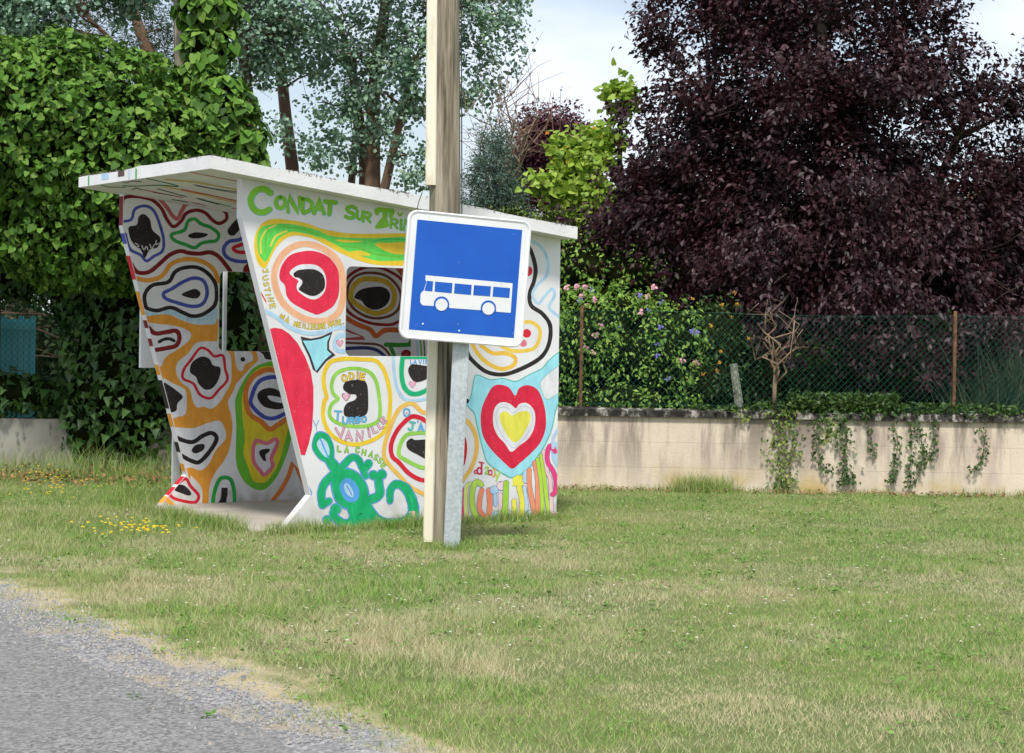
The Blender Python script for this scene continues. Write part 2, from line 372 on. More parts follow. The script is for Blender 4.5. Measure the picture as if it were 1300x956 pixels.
class Mural:
    """paint laid on a flat face; items are (u,v) polygons in metres on that face"""
    def __init__(s, mb, mats, to2, to3, cells, wscale, step=.00003):
        s.mb, s.mats, s.to2, s.to3, s.cells, s.k, s.step, s.h = mb, mats, to2, to3, [convex_planes(c) for c in cells], wscale, step, .0003
        s.ci = {}
    def mat(s, rgb):
        if rgb not in s.ci: s.ci[rgb] = len(s.mats); s.mats.append(paint(rgb))
        return s.ci[rgb]
    def emit(s, polys, rgb):
        m = s.mat(rgb)
        xs = [v[0] for q in polys for v in q]; ys = [v[1] for q in polys for v in q]
        bb = (min(xs), min(ys), max(xs), max(ys))
        s.lv = getattr(s, 'lv', []); L_ = 1+max([l for (b, l) in s.lv if b[0] < bb[2] and b[2] > bb[0] and b[1] < bb[3] and b[3] > bb[1]], default=0)
        s.lv.append((bb, L_)); s.h = .0002+s.step*L_
        for q in polys:
            for pl in s.cells:
                r = [(*v, 0.) if len(v) == 2 else v for v in q]
                for a, b, c in pl:
                    r = clip_half(r, a, b, c)
                    if len(r) < 3: break
                if len(r) >= 3: s.mb.add([s.to3(v[0], v[1], s.h+v[2]) for v in r], [tuple(range(len(r)))], m)
    def fill(s, c, pts, rgb, sm=True):
        p = cpx(c, pts); p = smooth(p, True) if sm else p
        q = [s.to2(*v) for v in p]
        tr = tessellate_polygon([[Vector((a, b, 0)) for a, b in q]])
        s.emit([[q[i] for i in t_] for t_ in tr], rgb)
    def stroke(s, c, pts, w, rgb, closed=False, sm=True, w2=None, cap=True):
        p = cpx(c, pts); w = w*C[c][2]; w2 = w if w2 is None else w2*C[c][2]
        p = smooth(p, closed) if sm else p
        q = [np.array(v, float) for v in p]
        n = len(q); polys = []; Lf = []; Rt = []; wob = 1.
        for i in range(n):
            a = q[(i-1) % n] if closed else q[max(0, i-1)]; b = q[(i+1) % n] if closed else q[min(n-1, i+1)]
            d = b-a; d = d/(np.linalg.norm(d)+1e-9); nn = np.array([-d[1], d[0]])
            if not sm and 0 < i < n-1 or (not sm and closed):
                e1 = q[i]-q[(i-1) % n]; e1 = e1/(np.linalg.norm(e1)+1e-9); cs = max(.45, abs(float(e1@d))); mit = 1/cs
            else: mit = 1.
            hw = (w+(w2-w)*i/max(1, n-1))/2*(1+random.uniform(-.05, .05))*mit
            Lf.append(s.to2(*(q[i]+nn*hw))); Rt.append(s.to2(*(q[i]-nn*hw)))
        dz = lambda i: (i % 2)*.000004+i*.0000001
        for i in range(n if closed else n-1):
            j = (i+1) % n
            polys.append([(*Lf[i], dz(i)), (*Rt[i], dz(i)), (*Rt[j], dz(i)), (*Lf[j], dz(i))])
        if cap and not closed:
            for e, w_ in ((0, w), (n-1, w2)):
                r = w_/2; polys.append([(*s.to2(q[e][0]+r*math.cos(2*math.pi*k/10), q[e][1]+r*math.sin(2*math.pi*k/10)), .00001) for k in range(10)])
        s.emit(polys, rgb)
    def disc(s, c, x, y, r, rgb):
        s.fill(c, [(x+r*math.cos(a*math.pi/5), y+r*math.sin(a*math.pi/5)) for a in range(10)], rgb)
    def heart(s, c, x, y, r, rgb, outline=None):
        base = [(0, -.45), (.35, -.85), (.8, -.75), (.95, -.3), (.6, .3), (0, .9), (-.6, .3), (-.95, -.3), (-.8, -.75), (-.35, -.85)]
        if outline: s.fill(c, [(x+a*r*1.18, y+b*r*1.18) for a, b in base], outline)
        s.fill(c, [(x+a*r, y+b*r) for a, b in base], rgb)
    def letter(s, c, ch, x, y, h, rgb, rot=0, w=None, asp=.65, outline=None, ow=1.7):
        """x, y: centre; y of the photo runs down"""
        w = w or h*.2
        ca, sa = math.cos(R(rot)), math.sin(R(rot))
        for pss in ((1, outline), (0, rgb)):
            if pss[1] is None: continue
            for st in GLYPH[ch]:
                pts = []
                for a, b in st:
                    dx, dy = (a-.5)*h*asp, (b-.5)*h
                    pts.append((x+dx*ca-dy*sa, y+dx*sa+dy*ca))
                s.stroke(c, pts, w*(ow if pss[0] else 1), pss[1], sm=len(pts) > 4)
GLYPH = {'C': [[(.95, .15), (.6, 0), (.2, .12), (0, .5), (.2, .88), (.6, 1), (.95, .85)]],
 'O': [[(.5, 0), (.15, .12), (0, .5), (.15, .88), (.5, 1), (.85, .88), (1, .5), (.85, .12), (.5, 0)]],
 'N': [[(0, 1), (.05, 0), (.9, 1), (1, 0)]], 'D': [[(.05, 0), (.05, 1), (.5, .97), (.9, .75), (1, .5), (.9, .22), (.5, .03), (.05, 0)]],
 'A': [[(0, 1), (.5, 0), (1, 1)], [(.2, .65), (.8, .65)]], 'T': [[(0, 0), (1, 0)], [(.5, 0), (.5, 1)]],
 'S': [[(.95, .1), (.5, 0), (.08, .2), (.3, .45), (.75, .58), (.95, .8), (.5, 1), (.05, .9)]],
 'U': [[(0, 0), (.03, .6), (.2, .93), (.5, 1), (.8, .93), (.97, .6), (1, 0)]],
 'R': [[(.05, 1), (.05, 0)], [(.05, 0), (.6, 0), (.92, .12), (.9, .38), (.55, .5), (.1, .5)], [(.45, .5), (1, 1)]],
 'I': [[(.5, 0), (.5, 1)]], 'i': [[(.5, .3), (.5, 1)], [(.5, 0), (.52, .02)]], 'J': [[(.2, 0), (1, 0)], [(.7, 0), (.7, .6), (.62, .9), (.35, 1), (.1, .85)]],
 'E': [[(.9, 0), (.05, 0), (.05, 1), (.95, 1)], [(.05, .5), (.75, .5)]], 'L': [[(.05, 0), (.05, 1), (.9, 1)]], 'V': [[(0, 0), (.5, 1), (1, 0)]],
 'H': [[(0, 0), (0, 1)], [(1, 0), (1, 1)], [(0, .5), (1, .5)]], 'M': [[(0, 1), (.08, 0), (.5, .65), (.92, 0), (1, 1)]],
 'B': [[(.05, 0), (.05, 1)], [(.05, 0), (.5, 0), (.85, .12), (.8, .38), (.4, .48), (.05, .48)], [(.05, .48), (.6, .5), (.95, .65), (.9, .9), (.5, 1), (.05, 1)]],
 '.': [[(.45, .95), (.55, .95)]], "'": [[(.5, 0), (.45, .25)]], '2': [[(.1, .2), (.4, 0), (.85, .12), (.8, .45), (.4, .7), (.05, 1), (.95, 1)]],
 'd': [[(.9, 0), (.9, 1)], [(.9, .6), (.6, .45), (.2, .52), (.08, .75), (.25, .97), (.6, 1), (.9, .85)]],
 'y': [[(0, .2), (.45, .65)], [(1, .15), (.3, 1.05)]]}

def panel_plane(X):
    o = ORG+XN*X
    def to2(px, py):
        r = ray(px, py); k = ((o-EYEV)@XN)/(r@XN); p = EYEV+r*k
        return (float((p-ORG)@AX), float(p[2]))
    return to2
def panel_cells():
    g = .004
    f = lambda z: A0+(A1-A0)*z/Z1 if z < Z1 else A1+(A2-A1)*(z-Z1)/(Z2-Z1)
    e = [[(A0+g, 0), (BK, 0), (BK, Z1), (A1+g, Z1)]]
    e.append([(f(Z1)+g, Z1), (BK, Z1), (BK, WB), (f(WB)+g, WB)])
    e.append([(f(WB)+g, WB), (W0, WB), (W0, WT), (f(WT)+g, WT)])
    e.append([(W1, WB), (BK, WB), (BK, WT), (W1, WT)])
    e.append([(f(WT)+g, WT), (BK, WT), (BK, zt(BK)), (A2+g, Z2)])
    e.append([(A2+g, Z2), (BK, zt(BK)), (A2+g, 2.4)])
    return e
def round_rect(x0, z0, x1, z1, r, n=5):
    o = []
    for cx_, cz_, a0 in ((x1-r, z1-r, 0), (x0+r, z1-r, 90), (x0+r, z0+r, 180), (x1-r, z0+r, 270)):
        for i in range(n+1):
            a = R(a0+90*i/n); o.append((cx_+r*math.cos(a), cz_+r*math.sin(a)))
    return o
def panel_mesh(mb, X0, X1):
    """side wall: bracket-shaped outline with a rounded opening"""
    def dens(p, closed=True):
        o = []
        for i in range(len(p)):
            a, b = p[i], p[(i+1) % len(p)]; n = max(1, int(math.hypot(b[0]-a[0], b[1]-a[1])/.4))
            o += [(a[0]+(b[0]-a[0])*k/n, a[1]+(b[1]-a[1])*k/n) for k in range(n)]
        return o
    outer = dens([(A0, -.05), (BK, -.05), (BK, zt(BK)), (A2, 2.4), (A2, Z2), (A1, Z1), (A0, 0)])
    hole = round_rect(W0, WB, W1, WT, .045)
    allp = outer+hole; tr = tessellate_polygon([[Vector((a, b, 0)) for a, b in outer], [Vector((a, b, 0)) for a, b in hole]])
    n = len(allp); vs = [sh(X0, a, b) for a, b in allp]+[sh(X1, a, b) for a, b in allp]
    mb.add(vs, [tuple(t_) for t_ in tr]+[tuple(n+i for i in reversed(t_)) for t_ in tr], 0)
    for lo, hi in ((0, len(outer)), (len(outer), n)):
        k = hi-lo; mb.add([vs[i] for i in range(lo, hi)]+[vs[n+i] for i in range(lo, hi)], [(i, (i+1) % k, k+(i+1) % k, k+i) for i in range(k)], 0)

shelter = empty('bus_shelter', sh(-WID/2, 1.1, 0), 'white concrete bus shelter covered in colourful painted rings and figures, open towards the road', 'bus shelter')

# colours of the mural
BLK = (38, 30, 30); DRD = (128, 18, 28); RED = (214, 28, 52); CRIM = (230, 44, 76); BLU = (70, 84, 176); GRN = (44, 165, 72); ORG_ = (238, 160, 58); ORD = (226, 128, 52)
PNK = (226, 118, 140); LBL = (176, 210, 240); YEL = (228, 206, 48); LGR = (110, 190, 50); WHT = (226, 226, 230); PCH = (248, 180, 140); YOR = (246, 202, 52); LIM = (150, 208, 84)
CYN = (156, 222, 242); EME = (10, 172, 108); BL2 = (86, 160, 224); LPK = (240, 176, 196); HGR = (140, 206, 58); TEA = (92, 184, 168); BRN = (120, 62, 38); NVY = (44, 50, 120); GRD = (100, 216, 88)

# ---- left wall (its inner face is seen)
mb = MB(); mats = [M['wall']]; panel_mesh(mb, -WID, -WID-TH)
to3 = lambda u, v, h: sh(-WID+h, u, v)
m = Mural(mb, mats, panel_plane(-WID), to3, panel_cells(), 15.6/2415)
m.fill('P', [(180, 402), (210, 398), (225, 404), (244, 411), (262, 412), (276, 404), (277, 420), (277, 444), (300, 444), (322, 444), (327.6, 456), (321, 464), (310, 476), (300, 487), (297, 495), (291, 506), (289.5, 513), (293.6, 528), (295, 543), (292, 567), (285, 584), (274, 599), (266, 617), (264, 640), (257, 640), (256, 620), (243, 604), (236, 594), (190, 420)], ORG_)
for pts, c in (([(190, 193), (330, 190), (450, 205), (545, 250), (540, 310), (450, 380), (360, 440), (320, 510), (250, 400)], 'L3'),
               ([(760, 325), (640, 320), (580, 340), (530, 410), (450, 480), (440, 560), (480, 630), (540, 680), (570, 780), (600, 820), (650, 815), (710, 830), (770, 780), (820, 700), (855, 620), (860, 500), (850, 420), (815, 385)], 'L3'),
               ([(335, 615), (420, 640), (510, 690), (520, 800), (510, 870), (460, 890), (390, 880)], 'L3'),
               ([(180, 260), (330, 260), (430, 225), (530, 205), (575, 280), (570, 350), (500, 430), (450, 530), (390, 580), (320, 560), (250, 545), (180, 350)], 'L4'),
               ([(140, 110), (280, 125), (300, 200), (230, 240), (210, 290), (180, 305), (150, 260), (135, 180)], 'L5')):
    m.fill(c, pts, WHT)
m.fill('L3', [(200, 92), (330, 92), (420, 75), (510, 130), (600, 140), (700, 90), (750, 65), (740, 180), (660, 190), (560, 182), (470, 142), (350, 112), (210, 128)], (190, 218, 236))
for k in range(17): m.stroke('L3', [(230+k*30, 98+abs(k-8)*2+(30 if k > 7 else 0)), (226+k*30, 118+(40 if k > 7 else 0))], 6, (150, 200, 234))
m.stroke('L1', [(82, 310), (90, 170), (110, 125), (180, 115), (260, 125), (330, 150), (390, 210), (430, 290), (480, 345), (540, 300), (575, 245), (650, 220), (720, 240), (780, 300), (830, 320), (880, 290), (880, 245), (850, 215)], 27, DRD)
m.stroke('L1', [(375, 135), (430, 200), (470, 260), (510, 285), (540, 230), (570, 180), (610, 168)], 30, (196, 104, 104))
m.stroke('L1', [(98, 305), (160, 290), (185, 215), (250, 188), (310, 205), (350, 260), (385, 360), (405, 450), (395, 530), (330, 570), (275, 605), (230, 560), (160, 525), (135, 480), (115, 400)], 22, BLU)
m.fill('L1', [(200, 330), (215, 270), (255, 250), (300, 290), (320, 370), (380, 430), (360, 500), (300, 520), (262, 582), (235, 530), (180, 480), (150, 430), (140, 350)], BLK)
for q in ([(190, 470), (215, 490), (195, 510), (225, 515)], [(240, 490), (255, 520), (275, 495), (285, 520)], [(300, 480), (315, 510), (335, 480)], [(350, 450), (345, 480), (375, 470)]): m.stroke('L1', q, 7, WHT)
m.stroke('L1', [(465, 405), (560, 372), (590, 305), (640, 287), (690, 325), (760, 350), (820, 400), (805, 450), (740, 460), (690, 472), (640, 505), (580, 485), (490, 450)], 27, GRN, True)
m.fill('L1', [(590, 410), (650, 388), (740, 402), (700, 428), (620, 434)], BLK)
m.stroke('L1', [(160, 630), (205, 690), (290, 690), (370, 630), (450, 560), (530, 530), (600, 545), (680, 550), (760, 540), (830, 580), (910, 680)], 32, DRD)
m.stroke('L1', [(185, 735), (290, 752), (390, 720), (450, 640), (520, 602), (620, 592), (720, 620), (790, 680), (818, 760)], 34, ORG_)
m.stroke('P', cpx('L1', [(268, 945), (262, 860), (320, 790), (440, 765), (490, 690), (560, 657), (660, 655), (740, 700), (797, 780), (806, 880)])+cpx('L3', [(740, 20), (720, 60), (640, 115), (560, 127), (490, 100), (400, 62), (300, 85), (230, 72)]), 4.9, BLK, True)
m.stroke('L1', [(405, 850), (470, 815), (560, 760), (640, 735), (710, 760), (735, 850), (700, 930), (620, 950), (500, 920), (420, 890)], 27, BLU, True)
m.fill('L1', [(540, 860), (600, 828), (650, 818), (685, 850), (660, 887), (600, 885)], BLK)
m.stroke('L2', [(625, 260), (690, 190), (760, 150)], 72, BLK)
m.stroke('L2', [(790, 250), (690, 320), (600, 340), (560, 400), (590, 460), (680, 490), (800, 478), (900, 420), (900, 300)], 28, BLU, True)
m.stroke('L2', [(780, 330), (700, 360), (635, 388), (680, 420), (800, 412)], 28, RED)
m.disc('L2', 750, 375, 34, BLK); m.disc('L2', 770, 560, 62, DRD)
m.stroke('L3', [(225, 210), (280, 258), (360, 250), (440, 240), (465, 290), (440, 350), (370, 370), (260, 388)], 34, DRD)
m.stroke('L3', [(312, 322), (350, 303), (390, 300), (425, 315)], 25, BLK)
m.stroke('L3', [(620, 372), (680, 385), (730, 432), (795, 428), (812, 530), (828, 610), (760, 690), (700, 750), (620, 722), (570, 640), (492, 600), (500, 530), (560, 450)], 21, RED, True)
m.fill('L3', [(560, 480), (630, 435), (690, 450), (720, 500), (775, 520), (765, 600), (720, 670), (660, 685), (610, 640), (590, 590), (545, 550)], BLK)
m.fill('L3', [(345, 640), (380, 648), (440, 690), (490, 740), (450, 790), (440, 845), (385, 850), (330, 760)], BLK)
m.stroke('L4', [(200, 330), (260, 355), (330, 365), (400, 320), (470, 297), (508, 340), (460, 430), (380, 515), (320, 510), (235, 465)], 32, BLK)
m.fill('L4', [(318, 430), (350, 388), (412, 383), (407, 425), (350, 452)], BLK)
m.disc('L5', 208, 193, 22, BLK)
m.fill('L5', [(365, 105), (560, 100), (560, 188), (430, 192), (400, 150)], BLK)
m.fill('P', [(353.4, 458.6), (338.5, 459.9), (320.8, 468), (308.6, 484.4), (299, 506), (299, 525), (300, 543), (299.5, 584), (305, 603), (314.5, 615.7), (329.4, 622.5), (341.7, 617), (354, 600.7), (364.8, 574.9), (371.6, 550.4), (378, 535), (384, 510), (380, 480), (368, 464)], LGR)
m.fill('P', [(345, 465.4), (330, 466.7), (318, 477.6), (310, 492.5), (307, 509), (308, 532), (310.8, 557.2), (309, 576), (315.8, 595), (321, 610), (332, 613), (340, 610), (352.5, 591), (360.7, 564), (367.5, 538), (374, 515), (372, 485), (362, 470)], YEL)
m.fill('L5', [(520, 320), (420, 310), (310, 380), (260, 480), (260, 600), (300, 700), (390, 760), (470, 840), (540, 790), (650, 710), (720, 600), (700, 420), (620, 340)], WHT)
m.stroke('L5', [(520, 300), (420, 292), (300, 360), (240, 470), (240, 600), (280, 710), (380, 775), (460, 845), (540, 800), (650, 720), (720, 600), (700, 420), (620, 330)], 48, ORD, True)
m.stroke('L5', [(560, 365), (450, 362), (350, 410), (290, 540), (290, 620), (390, 720), (480, 745), (580, 710), (680, 640), (700, 480), (640, 390)], 38, BLU, True)
m.fill('L5', [(342, 540), (380, 480), (480, 460), (580, 510), (640, 580), (600, 640), (520, 660), (400, 630)], BLK)
m.fill('L5', [(440, 535), (520, 540), (640, 575), (600, 602), (480, 582)], WHT)
m.fill('L6', [(250, 270), (360, 250), (440, 210), (450, 240), (390, 380), (400, 460), (340, 520), (250, 420)], WHT)
m.stroke('L6', [(240, 250), (270, 215), (360, 242), (430, 202), (458, 232), (430, 310), (400, 380), (415, 450), (370, 510), (330, 535), (290, 490), (240, 420), (230, 330)], 36, PNK, True)
m.fill('L6', [(285, 330), (310, 300), (382, 293), (380, 320), (345, 350), (352, 405), (320, 395)], BLK)
m.stroke('L6', [(410, 780), (490, 680), (560, 550), (600, 430), (650, 500), (740, 690)], 40, ORD, sm=False)
m.stroke('L6', [(625, 130), (635, 260), (700, 460)], 22, YEL)
m.stroke('L4', [(478, 850), (490, 750), (530, 650), (580, 635), (620, 660), (642, 750), (642, 850)], 31, GRN)
m.fill('L4', [(545, 712), (592, 712), (590, 770), (575, 848), (510, 848), (540, 790)], BLK, False)
m.stroke('L4', [(100, 770), (150, 820), (195, 862)], 34, ORG_)
m.stroke('L4', [(160, 740), (265, 645), (310, 700), (370, 770), (350, 820), (290, 820), (180, 790)], 24, RED, True)
m.fill('L4', [(190, 730), (220, 690), (270, 700), (315, 752), (295, 772), (230, 750)], BLK)
m.stroke('WN', [(40, 300), (60, 200), (120, 130), (230, 75), (360, 68), (480, 110), (600, 200), (640, 350), (600, 530), (530, 590), (450, 605), (300, 590), (150, 530), (60, 440)], 28, (150, 22, 30), True)
m.stroke('WN', [(80, 300), (110, 200), (180, 140), (290, 120), (420, 140), (520, 210), (580, 320), (560, 450), (480, 520), (350, 545), (230, 515), (120, 430)], 26, BRN, True)
m.stroke('WN', [(110, 340), (150, 230), (230, 180), (330, 180), (430, 200), (500, 260), (520, 340), (490, 440), (400, 490), (320, 495), (220, 450), (150, 400)], 48, (214, 178, 50), True)
m.fill('WN', [(145, 350), (200, 280), (330, 250), (430, 260), (480, 320), (460, 400), (400, 450), (320, 465), (250, 430), (210, 380)], BLK)
m.stroke('WN', [(40, 520), (150, 590), (290, 650), (350, 710), (440, 655), (640, 660)], 46, (212, 104, 44))
m.stroke('WN', [(40, 640), (130, 680), (240, 730), (40, 740)], 20, (190, 80, 86), sm=False)
m.stroke('WN', [(30, 770), (230, 780), (360, 790), (430, 830), (480, 900), (500, 980)], 22, BRN)
m.stroke('WN', [(30, 830), (230, 820), (350, 840), (430, 900)], 32, NVY)
m.stroke('WN', [(440, 790), (560, 795), (660, 790), (690, 720)], 42, (60, 150, 50), sm=False)
m.stroke('WN', [(480, 800), (520, 900)], 36, (60, 150, 50))
m.disc('WN', 630, 885, 48, (150, 22, 30)); m.heart('WN', 630, 880, 16, (200, 70, 80))
m.fill('WN', [(520, 66), (640, 50), (620, 200)], (200, 96, 48), False)
# colours carried round on to the front edge
def edge_band(mb, m, X0, X1, z0, z1, rgb, sgn=-1):
    f = lambda z: A0+(A1-A0)*z/Z1 if z < Z1 else (A1+(A2-A1)*(z-Z1)/(Z2-Z1) if z < Z2 else A2)
    i = m.mat(rgb); mb.add([sh(X0, f(z0)-.0015, z0), sh(X1, f(z0)-.0015, z0), sh(X1, f(z1)-.0015, z1), sh(X0, f(z1)-.0015, z1)], [(0, 1, 2, 3)], i)
for z0, z1, c in ((.03, .08, ORG_), (.09, .15, RED), (.17, .23, RED), (.27, .33, ORG_), (.42, .50, BLK), (.62, .72, ORG_), (.76, .98, BLK), (1.02, 1.10, ORG_), (1.24, 1.30, DRD), (1.38, 1.44, DRD), (1.48, 1.66, ORG_), (1.75, 1.93, RED), (2.02, 2.10, BLU), (2.16, 2.38, DRD)):
    edge_band(mb, m, -WID-.002, -WID-TH+.002, z0, z1, c)
mb.build('side_wall', mats, shelter)

# ---- right wall (its outer face is seen)
mb = MB(); mats = [M['wall']]; panel_mesh(mb, 0, -TH)
m = Mural(mb, mats, panel_plane(0), lambda u, v, h: sh(h, u, v), panel_cells(), 13.8/2415)
T2 = (96, 186, 160)
def title(c, ch, x, y, h, w, asp, rot=2):
    w = w*.92
    m.letter(c, ch, x+4, y+3, h, (88, 190, 190), rot, w*1.12, asp); m.letter(c, ch, x, y, h, HGR, rot, w, asp)
title('R1', 'C', 245, 275, 240, 66, .86, 4)
title('R1', 'O', 445, 295, 110, 46, .85); title('R1', 'N', 580, 315, 150, 42, .75); title('R1', 'D', 715, 325, 130, 44, .75); title('R1', 'A', 835, 340, 130, 42, .8)
title('R2', 'T', 135, 250, 115, 44, .85, 5)
title('R2', 'S', 330, 290, 110, 36, .85, 8); title('R2', 'U', 415, 315, 75, 28, .7, 5); title('R2', 'R', 480, 335, 85, 28, .8, 5)
title('R2', 'T', 648, 335, 130, 46, .95, 6); m.fill('R2', [(640, 330), (690, 420), (560, 440)], HGR)
m.stroke('R2', [(570, 270), (580, 300)], 40, HGR); m.stroke('R2', [(725, 285), (705, 325)], 40, HGR)
title('R2', 'R', 735, 395, 80, 24, .8, 5); m.stroke('R2', [(775, 295), (790, 322), (815, 300)], 16, HGR); title('R2', 'I', 800, 405, 90, 26, .7, 3); title('R2', 'N', 865, 415, 90, 24, .8, 5)
m.fill('P', [(336, 341), (328, 335), (323.5, 322), (322.6, 307), (326, 293), (335, 282), (347.7, 277.7), (365, 279), (388, 283), (406.7, 289.7), (422, 293), (441, 296), (468, 296.6), (517, 296), (560, 297), (575, 315), (560, 337), (517, 337.5), (481.6, 336.6), (458.5, 332), (434, 322), (413.6, 311), (400, 304), (388, 300.5), (375, 299), (362.8, 302.8), (350, 315.4), (341, 333)], YOR)
m.fill('P', cpx('R1', [(275, 885), (225, 800), (210, 650), (260, 545), (400, 512), (540, 512), (700, 542), (860, 590)])+cpx('R2', [(60, 480), (200, 520), (500, 532), (860, 520), (1150, 525), (1150, 735), (860, 740), (600, 745), (430, 700), (300, 652), (150, 572), (30, 515)])+cpx('R1', [(860, 665), (760, 625), (650, 600), (540, 595), (430, 665), (370, 765), (310, 880)]), GRD)
for pts, w in (([(250, 810), (248, 680), (305, 575), (400, 525)], 17), ([(345, 735), (400, 635), (510, 583)], 19)): m.stroke('R1', pts, w, (238, 214, 90))
m.stroke('R1', [(320, 560), (300, 650), (290, 800)], 12, LGR); m.stroke('R1', [(480, 545), (650, 560), (850, 630)], 14, LGR)
for pts in ([(190, 545), (330, 552), (450, 560), (350, 572), (240, 567)], [(555, 587), (700, 575), (900, 575), (900, 670), (720, 675)], [(330, 658), (430, 650), (520, 692), (400, 690)]): m.fill('R2', pts, YOR)
m.stroke('R2', [(540, 560), (680, 540), (860, 545)], 12, (60, 190, 100)); m.stroke('R2', [(250, 610), (420, 625), (560, 680), (800, 710)], 12, LGR)
m.stroke('G3', [(190, 600), (215, 520), (270, 460), (350, 437), (440, 462), (510, 520), (537, 600), (540, 700), (515, 785), (450, 825), (360, 820), (270, 770), (215, 700)], 33, PCH, True)
m.fill('R3', [(255, 200), (275, 130), (330, 50), (400, 10), (520, -12), (620, 0), (720, 50), (790, 140), (812, 230), (812, 370), (790, 450), (740, 520), (620, 582), (560, 570), (470, 530), (370, 470), (320, 400), (305, 310), (262, 262)], CRIM)
m.fill('R3', [(350, 190), (400, 140), (470, 115), (590, 120), (660, 170), (690, 250), (680, 360), (620, 430), (550, 440), (470, 400), (420, 350), (420, 300), (432, 268), (380, 230)], WHT)
m.fill('R3', [(385, 205), (410, 180), (450, 165), (570, 160), (650, 200), (680, 270), (670, 350), (600, 405), (540, 408), (470, 375), (435, 345), (465, 300), (465, 265), (430, 240), (400, 235)], BLK)
m.stroke('R3', [(80, 375), (130, 465)], 13, RED)
DG = (90, 96, 70); YL2 = (232, 206, 70)
for ch, x, y, r_ in (('J', 122, 178, 70), ('U', 124, 242, 74), ('S', 132, 300, 76), ('T', 142, 352, 78), ('I', 150, 400, 80), ('N', 176, 445, 80), ('E', 190, 505, 80)): m.letter('R3', ch, x, y, 44, YL2, r_, 9, .8, DG, 1.7)
for i, ch in enumerate('MA'): m.letter('R3', ch, 278+i*48, 608+i*28, 50, YL2, 22, 9, .7, DG, 1.7)
for i, ch in enumerate('MEILLEURE'): m.letter('R3', ch, 408+i*33, 672+int(26*math.sin(i/8*2.4)), 44, YL2, 12-i*3, 8, .6, DG, 1.7)
for i, ch in enumerate('AMIE.'): m.letter('R3', ch, 722+i*32, 676-i*7, 44, YL2, -12, 8, .6, DG, 1.7)
m.stroke('R3', [(120, 550), (230, 610), (330, 690), (450, 745), (560, 762), (680, 745), (780, 712), (870, 712), (875, 790)], 38, LBL)
m.stroke('R4', [(720, 110), (655, 125), (622, 190), (640, 250), (720, 268)], 40, LBL)
m.fill('P', [(338, 419), (348, 416), (357.7, 417.5), (367, 423.6), (378, 435.8), (387.6, 453.5), (394.4, 471), (397.8, 491.6), (397.8, 516), (396, 545), (392, 563), (387, 578), (380, 577), (340, 470)], CRIM, False)
st = [(315, 145), (400, 156), (490, 140), (595, 95), (562, 180), (562, 250), (612, 295), (540, 350), (455, 458), (430, 430), (390, 310), (330, 190)]
m.fill('R4', st, CYN, False); m.stroke('R4', st, 19, (58, 48, 54), True, False)
m.heart('R4', 670, 190, 30, LPK, (180, 110, 140))
m.stroke('R5', [(30, 180), (80, 125), (200, 105), (330, 110), (450, 120), (520, 190), (565, 320), (583, 450), (573, 600), (540, 720), (450, 800), (300, 848), (180, 830), (90, 780), (30, 700), (0, 600), (10, 480), (30, 440), (10, 350), (5, 260)], 36, YOR, True)
m.stroke('R5', [(75, 330), (110, 240), (200, 195), (300, 190), (400, 220), (460, 300), (485, 430), (495, 550), (480, 640), (400, 682), (300, 692), (180, 680), (90, 640), (55, 580), (75, 500), (130, 450), (90, 410)], 32, LIM, True)
m.fill('R5', [(175, 340), (200, 305), (260, 290), (340, 290), (382, 330), (392, 450), (387, 560), (350, 602), (270, 618), (190, 600), (180, 540), (210, 490), (270, 465), (290, 440), (280, 415), (230, 410), (180, 375)], BLK)
m.heart('R5', 200, 437, 33, LPK, (120, 70, 90))
for ch, x, y, r_ in (('O', 185, 272, -12), ('D', 248, 255, -5), ('i', 300, 250, 0), ('E', 345, 262, 8)): m.letter('R5', ch, x, y, 54, (250, 204, 60), r_, 11, .72, (140, 110, 60), 1.6)
for ch, x, y, h in (('T', 128, 600, 78), ('U', 192, 640, 56), ('R', 250, 642, 50), ('B', 302, 636, 48), ('O', 355, 630, 46)): m.letter('R5', ch, x, y, h, (100, 190, 240), 4, 11, .75, (50, 90, 130), 1.55)
for ch, x, y, h, r_ in (('V', 150, 745, 92, -6), ('A', 222, 775, 84, 0), ('N', 318, 775, 88, -4), ('i', 398, 745, 80, -12), ('L', 448, 718, 58, -20), ('L', 498, 685, 54, -28), ('E', 525, 640, 50, -35)): m.letter('R5', ch, x, y, h*.9, LPK, r_, 13, .72 if ch != 'V' else .9, (120, 100, 120), 1.6)
for ch, x, y, r_ in (('L', 345, 203, 0), ('A', 410, 212, 4), ('C', 505, 212, 8), ('H', 560, 235, 12), ('A', 622, 252, 18), ('S', 665, 278, 30), ('S', 702, 306, 42), ('E', 732, 350, 50), ('.', 750, 385, 50)): m.letter('R6', ch, x, y, 46, (150, 206, 80), r_, 11, .62, (100, 130, 80), 1.5)
m.stroke('R5', [(610, 70), (615, 200), (640, 350), (690, 440), (780, 470), (960, 440)], 26, LBL)
m.stroke('R5', [(690, 95), (680, 220), (700, 340), (760, 405), (850, 400), (950, 330), (990, 200), (960, 90)], 42, (20, 178, 120))
m.stroke('R5', [(700, 95), (960, 95)], 26, (20, 178, 120))
for i, ch in enumerate('LAVIE'): m.letter('R5', ch, 768+i*30+(i > 1)*14, 133, 34, BL2, 0, 8, .7)
m.fill('R5', [(738, 200), (770, 155), (860, 162), (930, 180), (940, 240), (880, 290), (800, 307), (755, 260)], BLK)
m.heart('R5', 775, 328, 28, LPK, (190, 120, 150))
